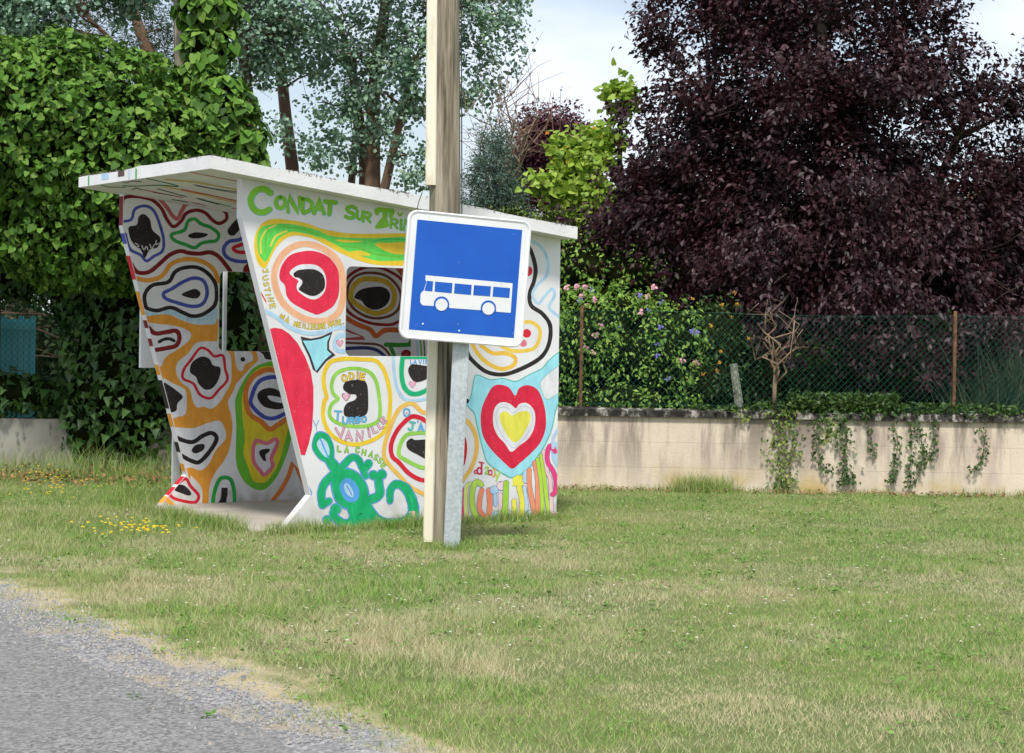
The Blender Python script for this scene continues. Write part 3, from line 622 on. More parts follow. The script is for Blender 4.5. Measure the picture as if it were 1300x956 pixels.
m.stroke('P', [(487.6, 579), (489, 561.5), (496.4, 539.6), (503.7, 523.5), (512.5, 514.7), (524, 512.5), (534.5, 522), (541.8, 523.5), (566, 520), (590, 533), (599, 542), (604.5, 556.6), (604.5, 574), (599, 592), (592, 603), (575, 625), (555, 634), (538, 627), (520.5, 617.6), (506, 603), (494, 589.8)], 5.4, (246, 190, 92), True)
m.stroke('P', [(497.8, 579), (496.4, 564.5), (503.7, 547), (515.4, 533.7), (524, 528.6), (534.5, 530.8), (541.8, 535), (565, 540), (585, 552), (590, 565), (589, 580), (585, 592), (570, 606), (540, 610), (520.5, 602), (506, 586.8)], 5.6, RED, True)
m.stroke('P', [(506.6, 577.6), (508, 564.5), (515.4, 552.7), (527, 549.8), (541.8, 549.8), (560, 556), (570, 572), (565, 590), (539.6, 594), (526.4, 589.8), (516, 584.4)], 5, LIM, True)
m.fill('P', [(516, 561.5), (522, 556.4), (527, 558.6), (542, 558), (552, 562), (554, 575), (545, 584), (530, 577), (518, 570)], BLK)
m.letter('R5', 'J', 765, 690, 68, (90, 200, 190), 8, 14, .8, (60, 130, 130), 1.3); m.letter('R5', "'", 822, 668, 50, (90, 160, 210), 0, 12); m.letter('R5', 'A', 848, 700, 64, (110, 180, 230), 0, 14, .7, (60, 100, 150), 1.3); m.letter('R5', 'i', 892, 700, 64, (110, 180, 230), 0, 14)
m.stroke('R5', [(705, 545), (740, 545), (750, 580), (725, 605), (702, 585)], 14, (80, 170, 220), True); m.disc('R5', 725, 575, 10, LPK)
# green painted lizard
LZ = [([(560, 700), (640, 810), (740, 858), (900, 850), (985, 770), (975, 650), (920, 545), (840, 510), (790, 560), (785, 655)], 120, 46),
      ([(340, 400), (440, 285), (505, 290), (540, 360), (575, 440)], 56, 46), ([(570, 370), (600, 330)], 62, 62), ([(580, 655), (690, 605), (690, 510), (680, 440)], 70, 60),
      ([(300, 420), (220, 500), (190, 590), (200, 690)], 62, 60), ([(200, 690), (258, 655)], 56, 50), ([(500, 740), (450, 840), (380, 850), (310, 800), (290, 760)], 80, 56), ([(260, 300), (320, 380), (380, 440)], 74, 110), ([(500, 700), (560, 850)], 170, 190)]
DS = [(640, 430, 36), (714, 425, 38), (240, 822, 36), (315, 725, 42)]
HD = [(113, 170), (140, 80), (190, 60), (250, 90), (292, 180), (292, 280), (240, 310), (180, 290), (130, 230)]
BD = [(285, 460), (350, 395), (430, 380), (520, 430), (580, 520), (595, 620), (560, 690), (440, 722), (340, 680), (292, 580)]
for col, e in (((92, 150, 214), 9), (EME, 0)):
    for p, a, b in LZ: m.stroke('R6', p, a+2*e, col, w2=b+2*e)
    for x, y, r_ in DS: m.disc('R6', x, y, r_+e, col)
    for bl, cx_, cy_ in ((HD, 203, 185), (BD, 440, 550)): m.fill('R6', [(cx_+(a-cx_)*(1+e/110), cy_+(b-cy_)*(1+e/110)) for a, b in bl], col)
m.fill('R6', [(150, 160), (190, 112), (240, 150), (262, 230), (240, 278), (190, 240)], (184, 214, 242)); m.stroke('R6', [(180, 115), (215, 200), (252, 282)], 14, BL2)
m.fill('R6', [(348, 520), (400, 458), (470, 480), (520, 570), (500, 650), (430, 665), (370, 610)], BL2); m.fill('R6', [(385, 522), (420, 505), (465, 575), (462, 622), (410, 595)], (176, 214, 244)); m.stroke('R6', [(410, 520), (455, 605)], 9, (90, 130, 200))
m.fill('R6', [(950, 750), (1000, 745), (990, 790)], (240, 180, 170)); m.stroke('R6', [(460, 700), (470, 790), (500, 870)], 10, (30, 190, 120)); m.stroke('R6', [(950, 600), (985, 700), (940, 820)], 12, (30, 190, 120))
for q in ([(402, 547), (401, 540)], [(401, 541), (397.5, 533.5)], [(401, 541), (404.5, 533.5)]): m.stroke('P', q, .9, BL2)
m.stroke('R6', [(78, 530), (104, 580), (95, 612), (75, 600)], 11, (130, 150, 220))
# right of the poles
m.stroke('S5', [(500, 250), (600, 190), (680, 250), (715, 350), (710, 420), (687, 490), (695, 550), (750, 590), (790, 650), (785, 740), (745, 810), (660, 862), (560, 897), (470, 885), (400, 830), (370, 780), (350, 650), (400, 560), (420, 450), (430, 330)], 21, BLK, True)
m.stroke('S5', [(640, 200), (700, 225), (750, 260), (780, 330), (770, 400), (720, 450), (702, 500), (730, 540), (760, 505), (800, 465), (812, 500), (785, 560), (840, 608)], 15, LBL)
m.stroke('S5', [(385, 720), (430, 800), (490, 850), (550, 870), (605, 850), (612, 812), (560, 790), (500, 790), (440, 750)], 21, (246, 190, 70))
m.stroke('S5', [(640, 640), (690, 632), (735, 665), (735, 720), (700, 770), (600, 778), (520, 740)], 19, (246, 200, 80)); m.disc('S5', 672, 690, 22, RED); m.disc('S5', 655, 740, 18, PNK); m.disc('S5', 675, 375, 26, RED)
CY = cpx('R7', [(140, 190), (155, 122), (190, 112), (290, 150), (400, 140), (510, 165), (620, 110), (740, 50), (800, -20), (920, -80), (920, 260), (900, 300), (855, 420), (820, 580), (760, 720), (700, 812)])+cpx('R8', [(800, 292), (700, 372), (600, 402), (530, 372), (430, 312), (350, 250), (312, 190)])+cpx('R7', [(240, 810), (200, 660), (170, 530), (150, 440), (90, 370), (120, 300)])
m.fill('P', CY, CYN); m.stroke('P', CY, 1.3, TEA, True)
WH = [(930, 20), (800, 90), (725, 170), (735, 250), (790, 322), (930, 205)]; m.fill('R7', WH, WHT); m.stroke('R7', WH, 8, (150, 200, 200), True)
m.fill('R7', [(505, 288), (540, 222), (620, 198), (700, 240), (750, 350), (772, 480), (765, 590), (720, 700), (640, 790), (550, 870), (480, 922), (420, 880), (300, 760), (230, 650), (205, 520), (215, 400), (260, 290), (310, 212), (370, 193), (450, 218)], (218, 32, 66))
m.fill('R7', [(510, 398), (540, 362), (600, 352), (650, 390), (677, 450), (670, 560), (620, 660), (540, 722), (470, 775), (420, 710), (350, 630), (315, 540), (315, 440), (345, 370), (400, 345), (460, 360)], WHT)
m.stroke('R7', [(490, 438), (560, 382), (620, 392), (652, 450), (642, 560), (580, 660), (490, 742), (420, 670), (360, 580), (337, 480), (362, 400), (430, 392)], 5, (180, 185, 220), True)
m.fill('R7', [(475, 462), (520, 437), (590, 420), (630, 440), (637, 500), (600, 580), (560, 650), (500, 695), (440, 640), (390, 550), (370, 490), (378, 440), (430, 425)], (228, 220, 84))
m.disc('R7', 85, 335, 20, BLK)
OL = (116, 104, 140)
def big(pts, w, col, w2=None):
    w *= 1.22
    m.stroke('R8', pts, w+9, OL, w2=(w2+9 if w2 else None)); m.stroke('R8', pts, w, col, w2=w2)
m.stroke('R8', [(205, 322), (222, 340), (205, 358), (190, 340)], 13, (200, 30, 70), True)
m.letter('R8', 'd', 248, 300, 120, (206, 34, 76), 0, 20, .5); m.stroke('R8', [(245, 232), (295, 240)], 14, (206, 34, 76))
m.letter('R8', '2', 330, 322, 75, (160, 206, 70), 0, 17, .5); m.letter('R8', 'O', 368, 346, 52, (210, 50, 90), 0, 14, .7); m.letter('R8', 'J', 410, 350, 80, (240, 170, 70), 0, 14, .5); m.letter('R8', 'y', 445, 375, 110, (170, 210, 60), 0, 17, .5)
big([(50, 530), (65, 650), (60, 760), (62, 930)], 42, (236, 60, 110)); big([(165, 470), (110, 500), (95, 650), (105, 850), (120, 960)], 36, (218, 226, 130))
big([(268, 480), (215, 448), (172, 540), (168, 700), (215, 830), (300, 890)], 46, (186, 220, 84)); big([(275, 540), (250, 650), (252, 760), (305, 840)], 40, (246, 140, 104)); big([(352, 540), (362, 700), (340, 940)], 46, (246, 140, 104))
m.disc('R8', 410, 540, 50, OL); m.disc('R8', 410, 540, 45, (170, 206, 240)); big([(422, 600), (425, 700)], 30, (170, 206, 240)); big([(425, 820), (420, 940)], 76, (170, 206, 240))
m.disc('R8', 490, 492, 54, OL); m.disc('R8', 490, 492, 49, (244, 206, 214)); m.disc('R8', 475, 455, 9, (200, 120, 150)); big([(480, 590), (482, 930)], 32, (244, 206, 214))
big([(543, 460), (532, 700), (525, 940)], 48, (160, 208, 60)); big([(560, 880), (625, 880)], 90, (160, 208, 60))
big([(672, 400), (690, 520), (722, 700), (690, 880)], 46, (238, 228, 80)); m.fill('R8', [(615, 400), (730, 375), (735, 485), (612, 495)], (238, 228, 80), False); big([(628, 660), (642, 790), (700, 900)], 40, (238, 228, 80))
big([(765, 350), (760, 430)], 56, (176, 210, 240)); big([(742, 510), (768, 700), (755, 940)], 30, (190, 214, 240)); big([(805, 800), (805, 930)], 56, (206, 220, 236))
big([(795, 320), (800, 500), (835, 700), (870, 940)], 42, (246, 150, 112)); big([(858, 240), (890, 450), (885, 940)], 42, (246, 150, 112)); big([(888, 200), (930, 500), (945, 900)], 30, (180, 220, 60)); big([(928, 160), (962, 400), (1012, 840)], 34, (180, 220, 60))
big([(955, 110), (1000, 350), (1030, 450), (1045, 860)], 32, (244, 200, 204)); m.fill('R8', [(1050, 60), (1130, 0), (1130, 300), (1080, 260), (1040, 160)], (176, 210, 244)); big([(1080, 115), (1035, 50), (1000, 110), (1000, 230), (1060, 330), (1092, 450), (1080, 560), (1052, 590)], 38, (230, 60, 130))
m.stroke('R7', [(890, 560), (835, 650), (832, 740)], 26, (186, 208, 242)); big([(1065, 800), (1075, 930)], 36, (244, 190, 190))
m.stroke('P', [(588, 463), (592, 475), (590, 500), (586, 520)], 2.5, LBL)
mb.build('side_wall', mats, shelter)

# ---- back wall, roof, floor
mb = MB(); mats = [M['wall']]
zb = zt(BK)
mb.box((-WID+.002, BK-TH, -.05), (-TH-.002, BK-.003, zt(BK)-.004), 0, lambda x, y, z: sh(x, y, z))
bm2 = Mural(mb, mats, None, lambda u, v, h: sh(u, BK-TH-h, v), [[(-WID+.01, .01), (-TH-.01, .01), (-TH-.01, zb-.05), (-WID+.01, zb-.05)]], 1.)
C['M'] = (0, 0, 1); bm2.to2 = lambda a, b: (a, b)
for q, w, c in (([(-1.93, 1.0), (-1.90, 1.2), (-1.96, 1.45)], .03, LBL), ([(-1.88, 1.0), (-1.84, 1.2), (-1.92, 1.5)], .03, LGR), ([(-1.83, 1.0), (-1.79, 1.2), (-1.86, 1.52)], .02, BLK), ([(-1.5, .7), (-1.2, 1.2), (-.9, 1.1), (-.6, 1.5), (-.3, 1.3)], .05, ORG_), ([(-1.5, 1.5), (-1.1, 1.8), (-.7, 1.7), (-.4, 1.85)], .05, BLU)): bm2.stroke('M', q, w, c)
mb.build('back_wall', mats, shelter)
RO, R0, RLf, RBk = .1711, -.5695, .1172, 2.3925+.03
mb = MB(); mats = [M['roof']]; XL, XR = -WID-RLf, RO; RT = .088
ys = [R0, .3, 1.2, RBk]
# slab: outline with small chamfers, made as a prism along the fall
prof = []
nX = 14; nY = 14
def rz(y): return zt(y)
grid = {}
vs = []; fs = []
for lvl in (0, 1):
    for i in range(nX+1):
        for j in range(nY+1):
            X_ = XL+(XR-XL)*i/nX; y_ = R0+(RBk-R0)*j/nY
            e = .0 if not lvl else (random.uniform(-.004, .003))
            if lvl and j == 0 and i <= 6: e -= .010
            grid[lvl, i, j] = len(vs); vs.append(sh(X_, y_, rz(y_)+.001+lvl*RT+e))
for i in range(nX):
    for j in range(nY):
        a = [grid[0, i, j], grid[0, i+1, j], grid[0, i+1, j+1], grid[0, i, j+1]]; b = [grid[1, i, j], grid[1, i, j+1], grid[1, i+1, j+1], grid[1, i+1, j]]
        fs += [tuple(a), tuple(b)]
per = [(i, 0) for i in range(nX)]+[(nX, j) for j in range(nY)]+[(i, nY) for i in range(nX, 0, -1)]+[(0, j) for j in range(nY, 0, -1)]
for k in range(len(per)):
    a, b = per[k], per[(k+1) % len(per)]; fs.append((grid[0, a[0], a[1]], grid[1, a[0], a[1]], grid[1, b[0], b[1]], grid[0, b[0], b[1]]))
mb.add(vs, fs, 0)
# painted lines on the soffit
nrm = np.array([0., 0., 0.])
def to2roof(px, py):
    r = ray(px, py); # plane z = zt(y)
    # local y = (p-ORG).AX ; solve
    a = r[2]-SLP*(r@AX); b = 2.4+SLP*((EYEV-ORG)@AX-A2)-EYE
    k = b/a; p = EYEV+r*k; d = p-ORG
    return (float(d@XN), float(d@AX))
rm = Mural(mb, mats, to2roof, lambda u, v, h: sh(u, v, zt(v)-h), [[(XL+.02, R0+.02), (XR-.02, R0+.02), (XR-.02, RBk-.02), (XL+.02, RBk-.02)]], 1.)
rm.k = 0.0135
for p, w, c in (([(810, 105), (1220, 185), (1500, 240)], 5, (200, 70, 50)), ([(650, 165), (880, 185), (1220, 250)], 9, (214, 180, 60)), ([(640, 215), (900, 275), (1220, 350)], 8, (214, 180, 60)), ([(860, 203), (1000, 232), (1210, 262)], 5, BLK), ([(880, 212), (1210, 275)], 4, BLK),
                ([(770, 240), (1000, 285), (1220, 335)], 9, (206, 90, 70)), ([(140, 200), (230, 222), (350, 225)], 5, (20, 110, 60)), ([(330, 212), (430, 215), (600, 208), (750, 215), (500, 155)], 7, (20, 120, 70)), ([(400, 240), (440, 228), (470, 242)], 7, BLK), ([(590, 235), (810, 295)], 6, BLK),
                ([(900, 310), (1050, 350)], 11, BLK), ([(880, 305), (1140, 368)], 5, (20, 120, 60)), ([(480, 240), (620, 270), (780, 300)], 6, (190, 60, 50)), ([(700, 315), (820, 335)], 6, BLK), ([(850, 335), (950, 360)], 6, (200, 100, 90)), ([(310, 180), (360, 188), (400, 178), (470, 180)], 6, (80, 90, 140)), ([(1150, 380), (1240, 388)], 5, (200, 100, 90)), ([(560, 262), (700, 285)], 5, BLK)):
    rm.stroke('RF', p, w, c, sm=len(p) > 3)
def fascia(X0, X1, z0, z1, c, w=0):
    i = rm.mat(c); zz = zt(R0); mb.add([sh(X0, R0-.0015, zz+z0), sh(X1, R0-.0015, zz+z0), sh(X1-w, R0-.0015, zz+z1), sh(X0+w, R0-.0015, zz+z1)], [(0, 1, 2, 3)], i)
def fx(px):  # photo column -> local X on the front fascia
    r = ray(px, 218); o = ORG+AX*R0; k = ((o-EYEV)@AX)/(r@AX); return float((EYEV+r*k-ORG)@XN)
for a, b, z0, z1, c in ((112.0, 113.6, .004, .075, GRN), (172, 173.8, .004, .076, GRN), (129, 138, .03, .074, (176, 208, 240)), (163, 165, .01, .074, (196, 218, 240)), (150, 158, .035, .076, (90, 66, 66))):
    fascia(fx(a), fx(b), z0, z1, c)
o = mb.build('roof', mats, shelter)
MOSS = []
for k in range(2600):
    side = random.random()
    if side < .62: X_, y_ = XR-abs(random.gauss(0, .018)), random.uniform(R0+.05, RBk)
    elif side < .80: X_, y_ = random.uniform(XL, XR), R0+abs(random.gauss(0, .02))
    else: X_, y_ = random.uniform(XL, XR), random.uniform(R0, RBk)
    if math.sin(y_*9+X_*3)+math.sin(y_*23)*.7+random.gauss(0, .5) > .1: MOSS.append(sh(X_, y_, rz(y_)+RT+.001+random.uniform(-.004, .005)))
mb = MB(); mb.box((-WID+.003, -.12, -.08), (-TH-.003, BK-TH-.003, .018), 0, lambda x, y, z: sh(x, y, z)); mb.build('floor_slab', M['slab'], shelter, bevel=.008)

# ------------------------------------------------------------------ white notice board beside the shelter
nb = empty('notice_board', sh(-WID-.5, .4, 0), 'plain white board on a thin post seen past the far side of the painted shelter', 'notice board')
pbx = lambda px, py: panel_plane(-WID-.42)(px, py)
(u0, v0), (u1, v1) = pbx(178, 467), pbx(288, 345)
mb = MB(); XB = -WID-.42
T_ = lambda x, y, z: sh(x, y, z)
mb.box((XB-.03, u0, v0), (XB, pbx(258, 400)[0], v1+.1), 0, T_); mb.build('board', M['wall'], nb, bevel=.004)
mb = MB(); u2 = pbx(288, 400)[0]; mb.box((XB-.03, u2-.026, 0), (XB, u2, v1+.35), 0, T_); mb.build('post', M['s_white'], nb)
mb = MB(); u3 = pbx(224, 590)[0]; mb.box((XB-.03, u3-.03, 0), (XB-.003, u3+.03, v0-.003), 0, T_); mb.build('post', M['wall'], nb)

# ------------------------------------------------------------------ timber pole, duct, sign
pole = empty('utility_pole', gnd(559, 690), 'weathered grey timber pole with a cream cable duct, standing in front of the shelter', 'utility pole')
PD = 12.47
def leanline(pts, d): return [at(x, y, d) for x, y in pts]
mb = MB(); pts = [at(563.5, -420, PD), at(564, 0, PD), at(565, 250, PD), at(563, 450, PD), at(560, 690, PD)]; pts.append(pts[-1]+(pts[-1]-pts[-2])*.12)
mb.tube(pts, [.092, .100, .103, .104, .106, .106], 20); mb.build('shaft', M['timber'], pole, smooth=True)
def duct(top, bot, w0, w1, d):
    mb = MB(); a = at(top[0], top[1], d); b = at(bot[0], bot[1], d); vs = []
    for p, w in ((a, w0), (b, w1)):
        w = w*d/FPX/2; prof_ = [(-w, .05), (-w, -.012), (-w*.75, -.02), (w*.75, -.02), (w, -.012), (w, .05)]
        vs += [(p[0]+x_, p[1]+y_, p[2]) for x_, y_ in prof_]
    fs = [(i, (i+1) % 6, 6+(i+1) % 6, 6+i) for i in range(6)]+[tuple(range(6)), tuple(range(11, 5, -1))]
    mb.add(vs, fs); return mb.build('cable_duct', M['duct'], pole)
duct((552.8, -420), (547, 235), 15.5, 13.5, PD-.075); duct((552, 330), (543.5, 688), 13.5, 12.5, PD-.09)
mb = MB(); mb.tube(leanline([(586, -420), (585.6, 0), (586.4, 280), (585, 330)], PD-.02), .004, 6); mb.tube(leanline([(536, 244), (531, 258), (528, 275)], PD-.06), .003, 5); mb.build('cable', M['cable'], pole)

sign = empty('bus_stop_sign', gnd(573, 697), 'tilted square blue sign showing a white bus, on a galvanised post before the timber pole', 'traffic sign')
SD = 12.17
mb = MB()
pt, pb = at(590, 330, SD), at(572.6, 712, SD)
wv = .052
for (x0, x1, y0, y1) in ((-wv, wv, -.004, 0), (-wv, -wv+.004, .0005, .045), (wv-.004, wv, .0005, .045)):
    vs = []
    for p in (pb, pt):
        vs += [(p[0]+x0, p[1]+y0, p[2]), (p[0]+x1, p[1]+y0, p[2]), (p[0]+x1, p[1]+y1, p[2]), (p[0]+x0, p[1]+y1, p[2])]
    mb.add(vs, [(0, 3, 2, 1), (4, 5, 6, 7), (0, 1, 5, 4), (1, 2, 6, 5), (2, 3, 7, 6), (3, 0, 4, 7)])
mb.build('post', M['galv'], sign)
sc = Vector(tuple(at(591.5, 354.5, SD-.06)))
YS, RS = R(17), R(-3.7)
ex = Vector((math.cos(YS), math.sin(YS), 0)); ez = Vector((0, 0, 1)); en = Vector((math.sin(YS), -math.cos(YS), 0))
u = ex*math.cos(RS)+ez*math.sin(RS); v = -ex*math.sin(RS)+ez*math.cos(RS)
HS = .408
def SP(a, b, h=0): return tuple(sc+u*a+v*b+en*h)
mb = MB(); mats = [M['s_white'], M['s_blue'], M['signback']]
def spoly(pts, h, mi): mb.add([SP(a, b, h) for a, b in pts], [tuple(range(len(pts)))], mi)
rr = round_rect(-HS, -HS, HS, HS, .062, 7); n = len(rr); ri = round_rect(-HS+.008, -HS+.008, HS-.008, HS-.008, .055, 7); r2 = round_rect(-HS+.022, -HS+.022, HS-.022, HS-.022, .045, 7)
vs = [SP(a, b, -.022) for a, b in rr]+[SP(a, b, .004) for a, b in rr]+[SP(a, b, .008) for a, b in ri]+[SP(a, b, .001) for a, b in r2]
mb.add(vs, [(k*n+i, k*n+(i+1) % n, (k+1)*n+(i+1) % n, (k+1)*n+i) for k in range(3) for i in range(n)]+[tuple(3*n+i for i in range(n))], 0)
mb.add([SP(a, b, -.0225) for a, b in rr], [tuple(reversed(range(n)))], 2)
q = .348; spoly(round_rect(-q, -q, q, q, .004, 2), .0022, 1)
# bus pictogram: photo offsets inside the blue field turned into sign metres
def bs(x, y):
    # S5 crop -> unit square of blue field (125,110) (655,165) (622,718) (87,668)
    px, py = 500+x*.25105, 250+y*.25105
    r = Vector(tuple(ray(px, py))); k = (sc-Vector((0, 0, EYE))).dot(en)/r.dot(en); p = Vector((0, 0, EYE))+r*k-sc
    return (p.dot(u), p.dot(v))
def bfill(pts, h, mi): spoly([bs(*p_) for p_ in pts], h, mi)
bfill([(160, 396), (600, 437), (590, 586), (512, 580), (440, 573), (275, 561), (205, 552), (145, 548), (133, 535), (134, 492), (142, 480), (150, 474), (165, 428), (159, 420)], .0035, 0)
for qd in ([(167, 424), (198, 427), (194, 478), (154, 474)], [(208, 428), (296, 436), (292, 487), (205, 479)], [(307, 437), (393, 445), (389, 496), (303, 488)], [(404, 446), (490, 452), (486, 503), (400, 497)], [(502, 454), (587, 461), (583, 511), (498, 504)]): bfill(qd, .0048, 1)
for cx_, cy_ in ((240, 542), (477, 562)):
    ca, cb = bs(cx_, cy_)
    bfill([(cx_+39*math.cos(R(a)), cy_+39*math.sin(R(a))) for a in range(-172, 12, 12)]+[(cx_+39, cy_+22), (cx_-39, cy_+16)], .0048, 1)
    bfill([(cx_+31*math.cos(R(a)), cy_+3+31*math.sin(R(a))) for a in range(0, 360, 15)], .006, 0)
for a_, b_ in ((-.26, -.305), (-.02, -.33)):
    spoly([(a_+.006*math.cos(R(k)), b_+.006*math.sin(R(k))) for k in range(0, 360, 40)], .0056, 0)
mb.build('sign_panel', mats, sign)
for zz in (-.25, .22):
    mb = MB(); c_ = sc+v*zz-en*.032; mb.box((-.2, -.008, -.02), (.2, .008, .02), 0, lambda x, y, z: tuple(c_+u*x-en*y+v*z))
    mb.build('clamp', M['galv'], sign)

# ------------------------------------------------------------------ walls and fences behind
WD = 16.95
def wy(x): return WD-.03*(x-.5)
def wallseg(name, label, cat, x0, x1, h, th, mat, y_off=0, cope=True, nseg=40):
    e = empty(name, ((x0+x1)/2, wy((x0+x1)/2)+y_off, 0), label, cat)
    def WT_(x, y, z): return (x, wy(x)+y_off+y, z)
    mb = MB(); mb.box((x0, 0, -.1), (x1, th, h-.002), 0, WT_); mb.build('masonry', mat, e)
    if cope:
        mb = MB(); vs = []; fs = []
        for i in range(nseg+1):
            x = x0-.03+(x1-x0+.06)*i/nseg; jz = random.uniform(-.004, .004)
            for (y, z) in ((-.035, h), (-.035, h+.055+jz), (.03, h+.075+jz), (th+.035, h+.055), (th+.035, h)): vs.append(WT_(x, y, z))
            if i: fs += [(5*(i-1)+k, 5*(i-1)+(k+1) % 5, 5*i+(k+1) % 5, 5*i+k) for k in range(5)]
        fs += [(0, 1, 2, 3, 4), tuple(5*nseg+k for k in (4, 3, 2, 1, 0))]
        mb.add(vs, fs); mb.build('coping', M['coping'], e)
    return e
HW = .66
wallseg('garden_wall', 'low beige rendered wall with a black lichened coping running from behind the shelter to the right', 'wall', -1.6, 10, HW, .18, M['beige'])
# a plinth that shows under the render
wallseg('old_wall', 'short bare grey concrete wall overgrown with ivy at the left', 'wall', -11, -3.1, .50, .2, M['greywall'], .95, False)
def chain(name, label, x0, x1, z0, z1, yoff, postx, group=None, postmat='rust'):
    e = empty(name, ((x0+x1)/2, wy((x0+x1)/2)+yoff, z0), label, 'fence')
    V = []; F = []; sp = .058; h = z1-z0; rd = .0015
    mb = MB(); x = x0-h
    k = 0
    while x < x1:
        for s_ in (1, -1):
            a, b = (x, z0), (x+h*.95, z1)
            if s_ < 0: a, b = (x+h*.95, z0), (x, z1)
            # clip to the ends
            def cl(p, q_):
                if p[0] < x0:
                    k_ = (x0-p[0])/(q_[0]-p[0]); p = (x0, p[1]+(q_[1]-p[1])*k_)
                if p[0] > x1:
                    k_ = (x1-p[0])/(q_[0]-p[0]); p = (x1, p[1]+(q_[1]-p[1])*k_)
                return p
            if max(a[0], b[0]) <= x0 or min(a[0], b[0]) >= x1: continue
            a2, b2 = cl(a, b), cl(b, a)
            sag = lambda p: (p[0], wy(p[0])+yoff+.003*s_+.012*math.sin(p[0]*1.7+p[1]*3), p[1]-.02*math.sin((p[0]-x0)*1.1)**2*(p[1]-z0)/h)
            mid = ((a2[0]+b2[0])/2, (a2[1]+b2[1])/2)
            mb.tube([sag(a2), sag(mid), sag(b2)], rd, 3, cap=False)
        x += sp
    for z in (z1, z0+.03): mb.tube([(xx, wy(xx)+yoff, z-.02*math.sin((xx-x0)*1.1)**2*(z-z0)/h) for xx in np.linspace(x0, x1, 30)], rd*1.2, 4)
    mb.build('wire_mesh', M['wire'], e)
    for px_ in postx:
        mb = MB(); b = (px_, wy(px_)+yoff+.03, z0-.05); mb.box((px_-.014, wy(px_)+yoff+.012, z0-.05), (px_+.014, wy(px_)+yoff+.048, z1+.04)); mb.build('post', M[postmat], e, bevel=.003)
    return e
fp1 = at(738, 450, 17.05)[0]; fp2 = at(1211, 450, 17.0)[0]
chain('chain_link_fence', 'green chain link fence on rusty posts standing on the beige wall', -1.5, 9.9, HW+.075, 1.60, .10, [fp1-2.6, fp1, fp2, fp2+2.6, fp2+5.2])
chain('chain_link_fence', 'sagging green chain link fence above the old grey wall at the left edge', -10.9, -3.15, .55, 1.58, 1.02, [-4.9, -7.5])
# concrete stake behind the fence
b0 = at(938, 514, 17.35); b1 = at(931, 462, 17.35)
mb = MB(); mb.tube([b0+(b0-b1)*1.5, b0, b1], [.045, .042, .036], 7)
tag(mb.build('fence_stake', M['lichen']), 'leaning stake spotted with pale lichen behind the wire fence', 'stake')
# turquoise gate behind the left fence
gt = empty('board_gate', at(10, 430, 19.2), 'turquoise painted board gate behind the ivy at the left edge', 'gate')
g0 = at(-60, 430, 19.2)[0]; g1x = at(45, 430, 19.2)[0]; gz1 = at(20, 403, 19.2)[2]; gz0 = .1
nb_ = 14
mb = MB()
for i in range(nb_):
    a = g0+(g1x-g0)*i/nb_; mb.box((a+.004, 19.2, gz0), (a+(g1x-g0)/nb_-.004, 19.222, gz1+random.uniform(-.02, .02)))
mb.build('boards', M['tealwood'], gt)
for z in (gz0+.2, gz1-.12):
    mb = MB(); mb.box((g0, 19.17, z), (g1x, 19.198, z+.07)); mb.build('rail', M['tealwood'], gt)

# house far right, its tiled roof glimpsed between the plum leaves
hs = empty('house', (11.5, 44, 0), 'far house with a clay tile roof glimpsed through the purple tree at the right edge', 'house')
mb = MB(); mb.box((11.0, 40, 0), (20, 48, 3.4)); mb.build('wall', M['house'], hs)
mb = MB(); mb.add([(10.6, 39.5, 3.35), (20.4, 39.5, 3.35), (20.4, 48.5, 3.35), (10.6, 48.5, 3.35), (10.6, 44, 4.95), (20.4, 44, 4.95)], [(0, 1, 5, 4), (2, 3, 4, 5), (0, 4, 3), (1, 2, 5), (3, 2, 1, 0)]); mb.build('roof', M['tiles'], hs)
for x in (12.2, 15):
    mb = MB(); mb.box((x, 39.93, 1.1), (x+1.1, 39.99, 2.4)); w_ = mb.build('window', M['glass'], hs)

# ------------------------------------------------------------------ foliage
TP = {'oval': ([(0, 0, 0), (.26, .42, .07), (0, 1, -.05), (-.26, .42, .07)], [(0, 1, 2), (0, 2, 3)]),
      'thin': ([(0, 0, 0), (.11, .45, .02), (0, 1, -.1), (-.11, .45, .02)], [(0, 1, 2), (0, 2, 3)]),
      'heart': ([(0, .08, 0), (.28, 0, .05), (.46, .25, .09), (.30, .66, .03), (0, 1, -.10), (-.30, .66, .03), (-.46, .25, .09), (-.28, 0, .05)], [(0, 1, 2), (0, 2, 3), (0, 3, 4), (0, 4, 5), (0, 5, 6), (0, 6, 7)]),
      'ivy': ([(0, .1, 0), (.42, .08, .05), (.26, .42, .06), (0, 1, -.06), (-.26, .42, .06), (-.42, .08, .05)], [(0, 1, 2), (0, 2, 3), (0, 3, 4), (0, 4, 5)]),
      'round': ([(0, 0, 0), (.36, .22, .05), (.38, .66, .04), (0, .95, -.03), (-.38, .66, .04), (-.36, .22, .05)], [(0, 1, 2), (0, 2, 3), (0, 3, 4), (0, 4, 5)])}
def nz_(a): return a/(np.linalg.norm(a, axis=1, keepdims=True)+1e-9)
def leaf_arrays(P, size, nrm, tip, tmpl):
    tv, tf = TP[tmpl]; tv = np.array(tv); tf = np.array(tf); N = len(P)
    n = nz_(nrm); t_ = tip-(tip*n).sum(1, keepdims=True)*n; t_ = nz_(t_); b = np.cross(t_, n)
    V = P[:, None, :]+size[:, None, None]*(tv[None, :, 0, None]*b[:, None, :]+tv[None, :, 1, None]*t_[:, None, :]+tv[None, :, 2, None]*n[:, None, :])
    T = (tf[None]+(np.arange(N)*len(tv))[:, None, None]).reshape(-1, 3)
    return V.reshape(-1, 3), T
def rnd(N, s=1.): return rng.normal(0, s, (N, 3))
